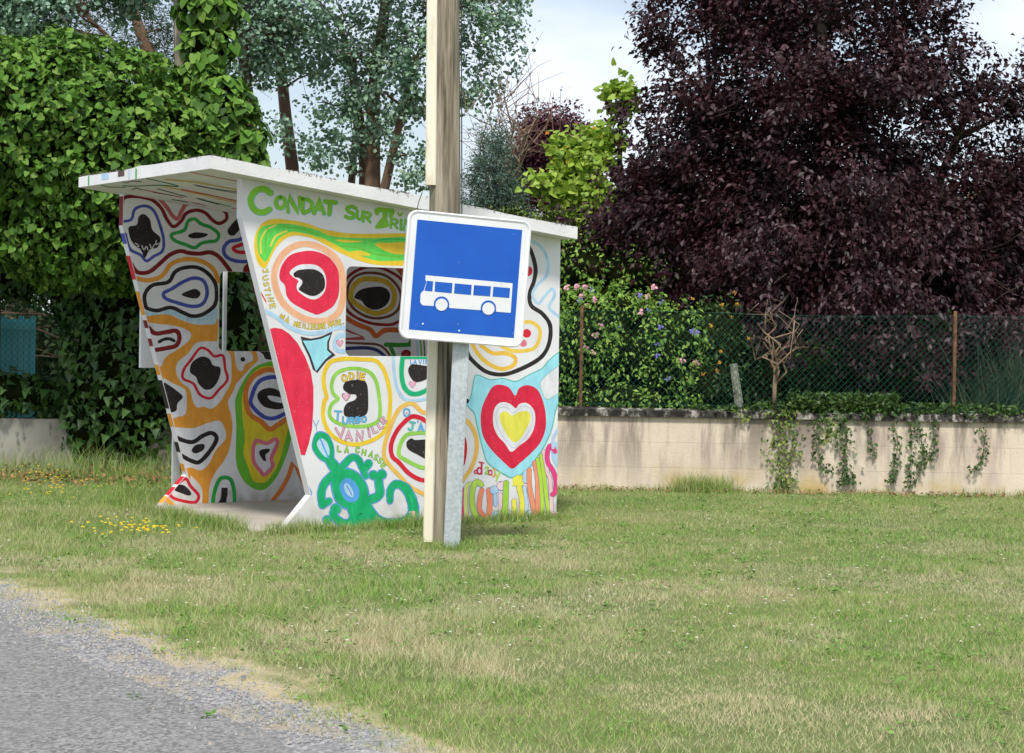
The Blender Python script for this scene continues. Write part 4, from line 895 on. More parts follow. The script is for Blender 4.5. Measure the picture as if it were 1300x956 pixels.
def leaves(name, P, size, tmpl, mat, parent, up=.7, outc=None, out_w=.5, droop=.5, jit=.8):
    N = len(P); o = nz_(P-np.asarray(outc)) if outc is not None else np.zeros((N, 3))
    nrm = rnd(N, jit)+np.array([0, 0, up])+o*out_w+np.array([0, -.15, .0])
    tip = rnd(N, .7)+o*.7+np.array([0, 0, -droop])
    s = size*rng.uniform(.65, 1.25, N)
    V, T = leaf_arrays(P, s, nrm, tip, tmpl); return mesh_np(name, V, T, mat, parent)
def crown_points(lobes, ncl, per, cr, shell=.33, flat=.75, clump=0):
    """lobes: (x,y,z,rx,ry,rz) -> cluster centres, leaf points"""
    lobes = np.array(lobes, float); w = lobes[:, 3]*lobes[:, 4]*lobes[:, 5]; w = w**.8/np.sum(w**.8)
    li = rng.choice(len(lobes), ncl, p=w); d = nz_(rng.normal(0, 1, (ncl, 3))); r = rng.random(ncl)**shell
    Cc = lobes[li, :3]+d*r[:, None]*lobes[li, 3:]
    if clump:
        nC = ncl//clump; Cc = Cc[:nC]; sub = rng.integers(0, nC, ncl); dd = d[:nC]; a_ = nz_(dd+rng.normal(0, .5, (nC, 3))+np.array([0, 0, .15]))
        # a spray: sub-clusters strung outwards along a bough
        tt = rng.uniform(-1, 1, ncl); Cc = Cc[sub]+a_[sub]*(tt*cr*1.6)[:, None]+rng.normal(0, 1, (ncl, 3))*cr*np.array([.55, .55, .3]); d = dd[sub]
    k = rng.poisson(per, ncl)+3; idx = np.repeat(np.arange(ncl), k)
    # twig-like clusters: leaves strung along a short random axis
    ax = nz_(rng.normal(0, 1, (ncl, 3))+np.array([0, 0, -.15])+d*.6); crs = cr*rng.uniform(.6, 1.35, ncl)
    t_ = rng.uniform(-1, 1, len(idx)); P = Cc[idx]+ax[idx]*(t_*crs[idx])[:, None]+rng.normal(0, 1, (len(idx), 3))*(crs[idx]*.36)[:, None]*np.array([1, 1, flat])
    return Cc, P
def limb(mb, a, b, r0, r1, wob=.12, n=5, seg=6):
    a, b = np.asarray(a, float), np.asarray(b, float); L_ = np.linalg.norm(b-a); pts = []
    for i in range(n+1):
        k = i/n; p = a+(b-a)*k; p = p+rng.normal(0, 1, 3)*wob*L_*.25*math.sin(math.pi*k); p[2] += .08*L_*math.sin(math.pi*k); pts.append(p)
    mb.tube(pts, [r0+(r1-r0)*(i/n) for i in range(n+1)], seg); return pts
def tree(name, label, cat, trunks, lobes, ncl, per, cr, size, tmpl, leafmat, bark, group=None, nb=30, up=.6, droop=.5, shell=.33, outc=None, flat=.75, brad=.02, jit=.8, extra=None, clump=0):
    base = trunks[0][0][0]
    e = empty(name, (base[0], base[1], 0), label, cat, group)
    mb = MB()
    joints = []
    for pts, r0, r1 in trunks:
        n = len(pts); mb.tube(pts, [r0+(r1-r0)*i/(n-1) for i in range(n)], 10)
        for i in range(n-1):
            for k in (0, .25, .5, .75): joints.append((np.array(pts[i])*(1-k)+np.array(pts[i+1])*k, r0+(r1-r0)*(i+k)/(n-1)))
    Cc, P = crown_points(lobes, ncl, per, cr, shell, flat, clump)
    J = np.array([j[0] for j in joints])
    for c_ in Cc[rng.choice(len(Cc), min(nb, len(Cc)), replace=False)]:
        d = np.linalg.norm(J-c_, axis=1)+1.2*np.maximum(0, J[:, 2]-c_[2]+.1)+.0*J[:, 2]; j = int(np.argmin(d))
        pp = limb(mb, J[j], c_, min(brad, joints[j][1]*.6), .004, seg=5)
        for q_ in range(2): limb(mb, pp[3], c_+rng.normal(0, .3, 3), .006, .002, n=3, seg=4)
    mb.build('trunk', bark, e, smooth=True)
    if outc is None: outc = np.mean(np.array(lobes)[:, :3], axis=0)
    leaves('crown', P, size, tmpl, leafmat, e, up, outc, .5, droop, jit)
    if extra:
        for (nm, mat_, cnt, sz, tp) in extra:
            Q = P[rng.choice(len(P), cnt, replace=False)]+rnd(cnt, .04)+np.array([0, -.06, .02]); leaves(nm, Q, sz, tp, mat_, e, .4, outc, .8, 0)
    return e
def lobe(px, py, d, rx, rz, ry=None):
    """crown lobe: centre seen at (px,py), half-sizes given in photo pixels at that depth"""
    p = at(px, py, d); k = d/FPX; return (p[0], p[1], p[2], rx*k, (ry*k if ry else rx*k*.9), rz*k)

M['ivy'] = m_leaf('ivy_leaves', [(.018, .05, .008), (.05, .12, .014), (.07, .165, .018), (.10, .225, .026), (.155, .30, .042), (.20, .31, .06)], .25, .6, .22)
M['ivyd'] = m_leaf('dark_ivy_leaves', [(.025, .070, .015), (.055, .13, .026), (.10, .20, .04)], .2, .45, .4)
M['euc'] = m_leaf('blue_green_leaves', [(.10, .20, .11), (.20, .33, .22), (.33, .48, .37), (.17, .27, .10)], .25, .5, .35)
M['oliv'] = m_leaf('dark_olive_leaves', [(.025, .042, .018), (.05, .075, .028), (.085, .115, .04), (.06, .10, .07)], .2, .55, .3)
M['plum'] = m_leaf('purple_leaves', [(.008, .004, .006), (.018, .006, .010), (.034, .012, .018), (.066, .028, .038)], .2, .5, .4, patch=(2.2, (.085, .018, .022), .35))
M['plum2'] = m_leaf('red_purple_leaves', [(.06, .018, .03), (.11, .03, .045), (.15, .05, .06)], .2, .5, .3)
M['lime'] = m_leaf('lime_green_leaves', [(.22, .36, .04), (.34, .50, .06), (.44, .56, .10), (.16, .30, .04)], .35, .5, .3)
M['green'] = m_leaf('mid_green_leaves', [(.045, .12, .018), (.10, .21, .03), (.17, .31, .045), (.24, .38, .07)], .3, .5, .3)
M['greenb'] = m_leaf('bright_green_leaves', [(.07, .17, .025), (.16, .32, .045), (.28, .47, .075), (.40, .56, .12)], .4, .5, .3)
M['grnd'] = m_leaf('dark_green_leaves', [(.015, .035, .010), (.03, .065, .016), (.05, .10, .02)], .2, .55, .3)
M['junip'] = m_leaf('yellow_green_needles', [(.16, .25, .05), (.26, .37, .08), (.10, .18, .04)], .2, .6, .2)
M['blueneed'] = m_leaf('blue_green_needles', [(.06, .12, .09), (.12, .20, .16), (.09, .13, .06)], .2, .6, .2)
M['pink'] = m_leaf('pink_petals', [(.72, .25, .34), (.82, .40, .48), (.85, .55, .58)], .3, .6, .2)
M['violet'] = m_leaf('violet_petals', [(.22, .20, .62), (.32, .30, .75)], .3, .6, .2)
M['orangeb'] = m_leaf('orange_leaves', [(.60, .28, .03), (.70, .42, .05), (.55, .15, .03)], .3, .6, .2)
M['reedy'] = m_leaf('blue_green_blades', [(.03, .075, .045), (.06, .12, .075), (.10, .16, .10), (.16, .16, .08)], .2, .5, .3)

def core_blob(parent, lobes, k=.82, mat='core', name='shade_hull'):
    """hull in place of inner stems, near-black to paint the shade between leaves"""
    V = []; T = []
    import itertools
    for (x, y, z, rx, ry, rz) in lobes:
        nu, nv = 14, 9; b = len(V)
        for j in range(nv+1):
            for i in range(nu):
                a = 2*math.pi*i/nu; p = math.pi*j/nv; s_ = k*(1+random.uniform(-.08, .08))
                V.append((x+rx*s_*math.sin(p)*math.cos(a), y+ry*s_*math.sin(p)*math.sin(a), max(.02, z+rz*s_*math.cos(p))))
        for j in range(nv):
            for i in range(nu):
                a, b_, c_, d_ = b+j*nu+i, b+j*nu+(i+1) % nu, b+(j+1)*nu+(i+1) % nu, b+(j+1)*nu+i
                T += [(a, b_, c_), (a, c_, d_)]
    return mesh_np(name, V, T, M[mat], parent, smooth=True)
def bush(name, label, cat, lobes, dens, size, tmpl, mat, core=.8, depth=.12, up=.35, droop=.7, jit=.55, group=None, back=False, extra=None, corem='core', lump=.0):
    L_ = np.array(lobes, float); e = empty(name, (L_[0, 0], L_[0, 1], 0), label, cat, group)
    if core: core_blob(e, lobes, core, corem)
    Ps = []; Ns = []
    for i, (x, y, z, rx, ry, rz) in enumerate(L_):
        area = 4*math.pi*((rx*ry)**1.6/3+(rx*rz)**1.6/3+(ry*rz)**1.6/3)**(1/1.6); N = int(area*dens)
        d = nz_(rng.normal(0, 1, (N, 3)))
        if not back: d = d[d[:, 1] < .45]
        # lumpy radius
        lm = 1+.09*np.sin(d[:, 0]*7+i)*np.sin(d[:, 2]*8+i*2)+.05*np.sin(d[:, 0]*17+d[:, 2]*13)+lump*np.sin(d[:, 0]*11+3*i)*np.sin(d[:, 2]*12+i)
        rad = lm[:, None]-rng.random((len(d), 1))**1.5*depth/np.mean([rx, ry, rz])+rng.normal(0, .015, (len(d), 1))
        P = L_[i, :3]+d*rad*L_[i, 3:]; n_ = nz_(d/L_[i, 3:])
        keep = P[:, 2] > .03
        for j in range(len(L_)):
            if j != i: keep &= (((P-L_[j, :3])/L_[j, 3:])**2).sum(1) > .78
        Ps.append(P[keep]); Ns.append(n_[keep])
    P = np.concatenate(Ps); n_ = np.concatenate(Ns); N = len(P)
    nrm = n_*1.0+rnd(N, jit)+np.array([0, -.1, up]); tip = rnd(N, .45)+n_*.25+np.array([0, 0, -droop])
    V, T = leaf_arrays(P+n_*.01, size*rng.uniform(.45, 1.4, N), nrm, tip, tmpl); mesh_np('foliage', V, T, mat, e)
    if extra:
        for (nm, mat_, cnt, sz, tp, sel) in extra:
            idx = np.where(sel(P))[0]
            if len(idx) == 0: continue
            idx = rng.choice(idx, min(cnt, len(idx)), replace=False)
            for q_ in idx:
                c_ = P[q_]+n_[q_]*.05+np.array([0, -.05, 0]); k = 6
                Pp = np.repeat(c_[None], k, 0)+rnd(k, sz*.12); a = np.arange(k)*2*math.pi/k
                rad_ = np.stack([np.cos(a), -np.full(k, .5), np.sin(a)], 1)
                V, T = leaf_arrays(Pp, np.full(k, sz)*rng.uniform(.8, 1.1, k), np.stack([np.cos(a)*.3, -np.ones(k), np.sin(a)*.3+.3], 1)+rnd(k, .2), rad_, tp)
                mesh_np(nm, V, T, mat_, e)
    return e

M['moss'] = m_leaf('dark_lichen_crust', [(.04, .035, .025), (.12, .10, .08), (.22, .20, .16), (.09, .10, .04)], 0, .95, .1)
leaves('lichen_crust', np.array(MOSS), .013, 'round', M['moss'], shelter, 1.5, None, 0, 0)
# --- ivy mound on the left
ivl = [lobe(60, 170, 17.5, 175, 125, 130), lobe(-90, 190, 17.6, 150, 140, 130), lobe(160, 215, 17.3, 110, 110, 100), lobe(235, 270, 17.6, 90, 100, 90), lobe(290, 235, 17.9, 48, 60, 50), lobe(120, 290, 17.5, 160, 80, 100), lobe(40, 120, 17.8, 80, 70, 70)]
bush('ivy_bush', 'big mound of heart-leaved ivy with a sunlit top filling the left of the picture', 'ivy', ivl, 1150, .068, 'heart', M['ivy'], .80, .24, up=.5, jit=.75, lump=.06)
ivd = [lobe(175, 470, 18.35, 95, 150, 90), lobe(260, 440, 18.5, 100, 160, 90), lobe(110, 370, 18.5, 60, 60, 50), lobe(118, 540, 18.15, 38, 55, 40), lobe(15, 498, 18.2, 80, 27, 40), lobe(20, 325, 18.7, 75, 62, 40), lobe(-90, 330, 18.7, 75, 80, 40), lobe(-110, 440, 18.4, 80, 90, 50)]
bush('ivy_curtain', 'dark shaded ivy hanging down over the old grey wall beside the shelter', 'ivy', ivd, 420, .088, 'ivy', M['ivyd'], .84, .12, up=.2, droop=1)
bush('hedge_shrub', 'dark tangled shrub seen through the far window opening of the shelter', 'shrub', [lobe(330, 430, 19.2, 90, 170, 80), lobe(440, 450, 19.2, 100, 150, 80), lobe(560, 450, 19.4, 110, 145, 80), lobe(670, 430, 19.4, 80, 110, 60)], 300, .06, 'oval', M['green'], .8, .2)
mb = MB(); mb.tube([at(345, 620, 18.3), at(338, 470, 18.3), at(318, 350, 18.3), at(300, 250, 18.4)], [.08, .07, .06, .05], 9); mb.tube([at(338, 470, 18.3), at(372, 330, 18.4)], [.04, .02], 7); mb.tube([at(285, 388, 18.25), at(350, 389, 18.3)], .006, 5)
tag(mb.build('leaning_trunk', M['bark'], smooth=True), 'bare brown trunk leaning behind the window opening of the shelter', 'tree trunk')
# ivy column on a grey pole
ip = empty('utility_pole', at(229, 560, 17.75), 'grey pole smothered by ivy behind the mound at upper left', 'utility pole')
mb = MB(); mb.tube([at(233, 590, 17.9), at(229, 100, 17.9), at(226, -350, 17.9)], [.075, .06, .055], 12); mb.build('shaft', M['timber'], ip, smooth=True)
col_l = [lobe(264+8*math.sin(y*.05), y, 17.7, 34+7*math.sin(y*.11), 36, 30) for y in range(-260, 130, 45)]+[lobe(275, 150, 17.6, 50, 60, 45), lobe(290, 190, 17.6, 48, 60, 45)]
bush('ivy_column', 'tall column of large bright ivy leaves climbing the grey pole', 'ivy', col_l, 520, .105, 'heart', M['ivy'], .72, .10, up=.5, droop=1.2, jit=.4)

# --- trees behind the shelter
def tr(pts, d): return [at(x, y, d) for x, y in pts]
tree('dark_tree', 'dark olive tree with a red-brown forked trunk behind the ivy mound', 'tree', [(tr([(215, 640), (210, 300), (203, 110), (185, 60), (165, 0), (150, -150)], 21), .10, .04), (tr([(203, 110), (150, 60), (100, 10)], 21), .035, .02)],
     [lobe(100, 20, 21.5, 170, 110), lobe(210, 30, 21.8, 70, 110), lobe(-60, 20, 21.5, 130, 130), lobe(140, 90, 21.8, 100, 60), lobe(60, -90, 21.5, 190, 90), lobe(-80, 250, 21.5, 110, 120), lobe(-60, 400, 21.5, 110, 90)], 850, 62, .28, .062, 'thin', M['oliv'], M['bark'], nb=60, droop=.3)
tree('eucalyptus_tree', 'blue-green leaved branch crown at the top left corner', 'tree', [(tr([(-60, 640), (-50, 200), (10, 30), (70, -60)], 19.5), .09, .03)],
     [lobe(20, 10, 19.2, 75, 45, 40), lobe(160, -30, 19.4, 70, 45, 40), lobe(170, 85, 19.6, 25, 14, 15), lobe(80, -50, 19.3, 90, 50, 40)], 210, 46, .17, .055, 'round', M['euc'], M['bark'], group='blue-green eucalyptus trees', nb=25)
tree('eucalyptus_tree', 'slender eucalyptus whose straight trunk stands just right of the ivy column', 'tree', [(tr([(325, 650), (322, 330), (318, 160), (308, 60), (300, -150)], 23), .11, .05)],
     [lobe(330, 40, 23, 45, 50), lobe(320, -40, 23, 60, 60), lobe(335, 165, 23, 26, 22), lobe(300, 110, 23, 20, 40), lobe(385, 20, 23, 45, 30), lobe(330, 90, 23, 34, 26)], 190, 36, .22, .058, 'round', M['euc'], M['bark'], group='blue-green eucalyptus trees', nb=22)
tree('eucalyptus_tree', 'thin leaning eucalyptus trunk with sparse leaves left of the middle of the shelter roof', 'tree', [(tr([(378, 650), (374, 330), (371, 212), (363, 150), (356, 80), (343, -10), (330, -150)], 24), .10, .05)],
     [lobe(365, 25, 24, 50, 45), lobe(345, -60, 24, 70, 60), lobe(400, 70, 24, 30, 30), lobe(400, 195, 24, 20, 18)], 95, 34, .23, .058, 'round', M['euc'], M['bark'], group='blue-green eucalyptus trees', nb=30)
tree('eucalyptus_tree', 'full blue-green eucalyptus on several stems directly behind the timber pole', 'tree',
     [(tr([(468, 650), (471, 330), (473, 230), (474, 120), (490, 0), (495, -150)], 23.5), .13, .05), (tr([(455, 650), (460, 320), (462, 220), (458, 150), (430, 20)], 23.8), .09, .03), (tr([(485, 650), (488, 240), (503, 175), (520, 100), (560, 0)], 23.3), .07, .03), (tr([(440, 650), (446, 235), (452, 160), (450, 60)], 24), .06, .025)],
     [lobe(450, 60, 23.5, 65, 60), lobe(520, 60, 23.2, 60, 70), lobe(440, 135, 23.4, 40, 45), lobe(500, 140, 23.3, 50, 45), lobe(600, 20, 23.3, 70, 60), lobe(635, 75, 23.4, 35, 40), lobe(595, 110, 23.3, 32, 30), lobe(430, 190, 23.5, 45, 28), lobe(530, 210, 23.3, 40, 34), lobe(500, -60, 23.5, 150, 70)], 620, 36, .17, .052, 'round', M['euc'], M['bark'], group='blue-green eucalyptus trees', nb=80, brad=.03)
tree('juniper', 'small blue-green conifer right of the timber pole above the shelter roof', 'conifer', [(tr([(628, 650), (628, 300), (626, 200)], 21.5), .06, .02)],
     [lobe(625, 235, 21.5, 34, 60), lobe(605, 260, 21.6, 25, 40), lobe(645, 265, 21.5, 22, 40), lobe(622, 185, 21.6, 20, 35)], 260, 55, .16, .05, 'thin', M['blueneed'], M['bark_dark'], nb=18, droop=.2)
# bare twiggy top
mb = MB(); tb = at(640, 640, 22.5); t0 = at(628, 300, 22.5); mb.tube([tb, t0], [.06, .035], 7)
for i in range(26):
    a = at(rng.uniform(620, 650), rng.uniform(200, 290), 22.5); b = at(rng.uniform(600, 705), rng.uniform(85, 190), 22.5+rng.uniform(-.3, .3))
    pp = limb(mb, t0+rng.normal(0, .03, 3) if i % 2 else a, b, .014, .003, wob=.35, n=6, seg=4)
    for k in range(3): limb(mb, pp[2+k], pp[5]+rng.normal(0, .25, 3), .005, .002, n=3, seg=3)
tag(mb.build('bare_shrub', M['twig']), 'leafless twiggy shrub sticking up against the sky right of the timber pole', 'shrub')
tree('purple_shrub', 'small reddish purple tree far behind between the pole and the lime green leaves', 'tree', [(tr([(700, 640), (700, 250), (705, 200)], 25), .07, .03)], [lobe(695, 190, 25, 45, 42), lobe(735, 200, 25, 25, 40), lobe(672, 215, 25, 26, 40), lobe(700, 250, 25, 50, 35), lobe(685, 160, 25, 28, 16), lobe(715, 165, 25, 26, 18)], 330, 55, .24, .06, 'oval', M['plum2'], M['bark_dark'], nb=20)
tree('lime_tree', 'bright yellow-green broad-leaved sapling left of the purple plum crown', 'tree', [(tr([(740, 640), (735, 300), (730, 180)], 21), .05, .02), (tr([(775, 640), (785, 250), (790, 120)], 22), .05, .02)],
     [lobe(725, 195, 21, 22, 22), lobe(735, 235, 21, 34, 40), lobe(700, 240, 20.8, 20, 14), lobe(785, 125, 22, 22, 20), lobe(765, 185, 22, 24, 26), lobe(745, 290, 21, 42, 40), lobe(800, 300, 21.6, 70, 70)], 420, 26, .14, .088, 'heart', M['lime'], M['bark_dark'], nb=25, droop=.4, extra=[('autumn_leaves', M['orangeb'], 160, .07, 'oval')])
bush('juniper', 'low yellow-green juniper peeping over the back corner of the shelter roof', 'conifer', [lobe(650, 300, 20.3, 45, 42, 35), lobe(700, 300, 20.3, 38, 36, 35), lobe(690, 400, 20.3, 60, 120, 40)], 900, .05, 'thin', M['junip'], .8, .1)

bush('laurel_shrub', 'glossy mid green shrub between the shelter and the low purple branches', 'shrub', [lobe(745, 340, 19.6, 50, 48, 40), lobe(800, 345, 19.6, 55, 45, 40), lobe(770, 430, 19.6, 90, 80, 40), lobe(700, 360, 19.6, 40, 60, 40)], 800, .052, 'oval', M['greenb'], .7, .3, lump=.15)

# --- purple plum tree
pl = [lobe(1040, 150, 20.0, 170, 150), lobe(920, 130, 20.0, 110, 130), lobe(1150, 130, 20.2, 110, 120), lobe(860, 230, 19.9, 110, 95), lobe(850, 60, 20.2, 45, 55), lobe(1000, 300, 19.7, 190, 120), lobe(1180, 300, 20.2, 150, 110),
      lobe(830, 300, 19.8, 85, 70), lobe(1290, 330, 20.4, 110, 110), lobe(1320, 180, 20.6, 80, 110), lobe(1040, -40, 20.2, 180, 110), lobe(1230, 80, 20.6, 45, 40), lobe(1080, 400, 19.6, 190, 65), lobe(930, 385, 19.6, 120, 60), lobe(1250, 420, 19.9, 110, 60), lobe(1170, 20, 20.4, 70, 60), lobe(880, -20, 20.3, 50, 60), lobe(1420, 280, 20.8, 120, 200), lobe(1090, 440, 18.6, 130, 42), lobe(1230, 440, 18.7, 130, 45), lobe(960, 415, 18.8, 90, 36), lobe(1360, 440, 19, 100, 60), lobe(1070, 425, 17.95, 95, 38, 30), lobe(1190, 430, 17.95, 90, 36, 30), lobe(980, 405, 18.0, 50, 26, 28), lobe(1080, 480, 19.4, 130, 36), lobe(790, 290, 19.6, 62, 60), lobe(1100, 330, 19.2, 170, 80), lobe(1280, 150, 20.4, 60, 60), lobe(790, 330, 19.8, 45, 40)]
tree('plum_tree', 'large purple-leaved plum tree spreading over the fence on the right', 'tree',
     [(tr([(1060, 660), (1058, 470), (1050, 330), (1045, 150), (1040, -80)], 20.3), .16, .05), (tr([(1055, 420), (950, 260), (890, 100)], 20.3), .08, .03), (tr([(1055, 400), (1180, 260), (1250, 90)], 20.4), .08, .03), (tr([(1055, 440), (1200, 360), (1340, 260)], 20.4), .07, .03), (tr([(1055, 440), (900, 350), (800, 280)], 20.0), .05, .02)],
     pl, 7200, 27, .19, .072, 'oval', M['plum'], M['bark_dark'], nb=170, up=.5, droop=.9, shell=.42, brad=.035, clump=8)

# --- garden shrubs behind the fence
isf = lambda P: (P[:, 1] < 18.6) & (P[:, 2] > .95)
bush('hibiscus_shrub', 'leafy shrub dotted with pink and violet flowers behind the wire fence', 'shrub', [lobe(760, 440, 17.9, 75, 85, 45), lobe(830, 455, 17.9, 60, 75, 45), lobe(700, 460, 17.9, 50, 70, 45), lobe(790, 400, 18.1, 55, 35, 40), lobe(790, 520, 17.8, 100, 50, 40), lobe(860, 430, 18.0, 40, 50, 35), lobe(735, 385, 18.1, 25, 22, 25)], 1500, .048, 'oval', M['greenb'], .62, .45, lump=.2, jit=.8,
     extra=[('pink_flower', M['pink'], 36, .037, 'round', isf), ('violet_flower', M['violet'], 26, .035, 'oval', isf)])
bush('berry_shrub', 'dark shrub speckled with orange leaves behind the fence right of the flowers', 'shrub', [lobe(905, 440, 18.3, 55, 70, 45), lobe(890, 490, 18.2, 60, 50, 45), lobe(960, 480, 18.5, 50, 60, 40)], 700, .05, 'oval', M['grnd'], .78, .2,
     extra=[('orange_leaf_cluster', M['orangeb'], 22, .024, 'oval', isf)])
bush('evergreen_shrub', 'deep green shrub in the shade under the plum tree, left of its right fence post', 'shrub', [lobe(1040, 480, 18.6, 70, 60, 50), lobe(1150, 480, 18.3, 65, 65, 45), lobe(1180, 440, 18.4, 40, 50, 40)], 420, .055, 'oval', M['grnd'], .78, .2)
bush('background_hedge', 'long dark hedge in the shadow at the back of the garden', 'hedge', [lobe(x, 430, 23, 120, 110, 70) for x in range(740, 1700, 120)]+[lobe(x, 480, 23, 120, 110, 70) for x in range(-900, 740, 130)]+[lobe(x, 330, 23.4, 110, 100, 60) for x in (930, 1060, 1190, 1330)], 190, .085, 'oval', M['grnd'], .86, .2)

# leaf-blade clump at right
def blades(P, H, Wd, lean, name, mat, parent=None, seg=3, dirs=None):
    """tapering grass leaves, seg quads each"""
    N = len(P); a = rng.uniform(0, 2*math.pi, N); dr = np.stack([np.cos(a), np.sin(a), np.zeros(N)], 1) if dirs is None else dirs
    fa = rng.uniform(0, math.pi, N); sd_ = np.stack([np.cos(fa), np.sin(fa), np.zeros(N)], 1)
    V = []; ks = np.linspace(0, 1, seg+1)
    for k in ks[:-1]:
        c_ = P+np.array([0, 0, 1])*(H*(k-.25*lean*k*k))[:, None]+dr*(H*lean*k*k)[:, None]
        w = (Wd*(1-k*.75))[:, None]; V += [c_-sd_*w/2, c_+sd_*w/2]
    V.append(P+np.array([0, 0, 1])*(H*(1-.25*lean))[:, None]+dr*(H*lean)[:, None])
    nv = 2*seg+1; VV = np.stack(V, 1).reshape(-1, 3); T = []
    for j in range(seg-1): b = 2*j; T += [(b, b+1, b+3), (b, b+3, b+2)]
    T.append((2*seg-2, 2*seg-1, 2*seg)); T = np.array(T); TT = (T[None]+(np.arange(N)*nv)[:, None, None]).reshape(-1, 3)
    return mesh_np(name, VV, TT, mat, parent)
pg = empty('ornamental_grass', at(1270, 560, 17.9), 'tall arching blue-green grass clump behind the fence at the right edge', 'grass clump')
c0 = at(1285, 560, 17.9); N = 1500; P = np.stack([c0[0]+rng.normal(0, .22, N), c0[1]+rng.normal(0, .15, N), np.full(N, .02)], 1)
o = blades(P, rng.uniform(1.0, 1.6, N), np.full(N, .012), rng.uniform(.15, .5, N), 'blades', M['reedy'], pg, 6)
# dead shrub standing in front of the fence, on the wall
mb = MB(); b0 = at(982, 522, 17.0); b0[1] = wy(b0[0])+.06
stem = [b0+np.array([0, 0, -.02]), b0+np.array([0.0, 0, .22]), b0+np.array([.005, 0, .42])]; mb.tube(stem, [.022, .020, .016], 7)
for (x, y), s_ in {(962, 385): 1, (975, 395): 1, (988, 392): 1, (1003, 425): 1, (1017, 418): 1, (966, 430): 1, (1008, 400): 1, (955, 425): 1, (980, 380): 1, (998, 450): 1, (970, 450): 1, (1012, 440): 1}.items():
    b = at(x, y, 17.0); b[1] = wy(b[0])+.05+rng.uniform(-.06, .02)
    st = stem[1]*(1-(s:=rng.uniform(0, 1)))+stem[2]*s; pp = limb(mb, st, b, .010, .0035, wob=.5, n=7, seg=5)
    limb(mb, pp[4], b+np.array([rng.normal(0, .1), 0, rng.normal(0, .08)]), .004, .002, n=4, seg=4)
tag(mb.build('dead_shrub', M['twig'], smooth=True), 'dry leafless brown shrub rising from the top of the beige wall', 'shrub')

# ivy along the coping and hanging strands
M['ivyw'] = m_leaf('wall_ivy_leaves', [(.05, .10, .02), (.09, .17, .03), (.18, .25, .05), (.28, .30, .07)], .22, .45, .35)
M['ivyw2'] = m_leaf('wall_ivy_leaves_dark', [(.025, .06, .016), (.05, .10, .02), (.08, .15, .03)], .22, .45, .35)
def along(x0, x1, N, z0, z1):
    x = rng.uniform(x0, x1, N); return np.stack([x, WD-.03*(x-.5)+rng.uniform(-.06, .2, N), rng.uniform(z0, z1, N)], 1)
ci = empty('creeping_ivy', (3.4, wy(3.4), 0), 'creeping ivy matted along the top of the beige wall under the plum tree', 'ivy')
xa = at(955, 520, 17)[0]; Ps = [along(xa, 9.5, 5200, HW+.05, HW+.16), along(at(880, 520, 17)[0], xa, 260, HW+.06, HW+.11), along(at(1000, 520, 17)[0], at(1140, 520, 17)[0], 1400, HW+.05, HW+.24)]
leaves('foliage', np.concatenate(Ps), .042, 'ivy', M['ivyw2'], ci, .6, None, 0, .6)
STR = [([(990, 520), (988, 560), (992, 600), (995, 622)], 210, 9), ([(1003, 520), (1006, 560), (1002, 590)], 90, 7), ([(1040, 530), (1036, 560), (1042, 585), (1052, 598)], 70, 5), ([(1050, 528), (1055, 545), (1048, 560)], 60, 6), ([(1072, 525), (1070, 560), (1074, 600), (1076, 612)], 150, 6),
       ([(1098, 530), (1105, 555), (1112, 580)], 26, 3), ([(1133, 535), (1140, 560), (1135, 590), (1130, 612)], 60, 3), ([(1155, 535), (1158, 560), (1155, 590), (1152, 615)], 55, 3), ([(1162, 530), (1170, 560), (1170, 590), (1155, 620)], 60, 3), ([(1183, 535), (1188, 560), (1180, 580), (1165, 588)], 45, 3), ([(1244, 540), (1250, 560), (1245, 585), (1232, 598)], 55, 3.5), ([(941, 518), (945, 535)], 14, 4)]
for i, (pts, cnt, spd) in enumerate(STR):
    cnt = int(cnt*1.25)
    q = smooth(pts, False, 8); W3 = []
    for (x, y) in q:
        p = at(x, y, 16.85); k = (wy(p[0])-.018); W3.append(at(x, y, k))
    W3[0] = W3[0]+np.array([0, -.03, .0])
    nm = ['thick ivy strand below the dead shrub', 'loose ivy strand beside the thickest one', 'ivy strand curling right at its tip, between two thick strands', 'short ivy tuft beside a long dark strand', 'long dense ivy strand reaching the grass under the plum trunk', 'sparse short ivy strand right of the dense long one', 'thin dark ivy strand, first of the three long thin ones', 'thin ivy strand, middle of the three long thin ones', 'thin ivy strand bending left at its foot', 'short ivy strand curving left right beside the thin ones', 'lone ivy strand hooking left near the right end of the wall', 'tiny yellowish ivy sprig at the left end of the wall-top ivy'][i]
    e = empty('ivy_strand', W3[0], nm+' on the beige wall', 'ivy', 'ivy strands hanging down the beige wall')
    mb = MB(); mb.tube(W3, .0035, 4); mb.build('stem', M['twig'], e)
    W3 = np.array(W3); ix = rng.uniform(0, len(W3)-1.01, cnt); lo_ = ix.astype(int); fr = (ix-lo_)[:, None]; P = W3[lo_]*(1-fr)+W3[lo_+1]*fr
    P = P+np.stack([rng.normal(0, spd*.007, cnt), rng.uniform(-.05, -.004, cnt), rng.normal(0, .012, cnt)], 1)
    V, T = leaf_arrays(P, .038*rng.uniform(.6, 1.2, cnt), rnd(cnt, .45)+np.array([0, -1, .3]), rnd(cnt, .4)+np.array([0, 0, -1]), 'ivy'); mesh_np('leaves', V, T, M['ivyw'] if i in (0, 1, 3, 11) else M['ivyw2'], e)

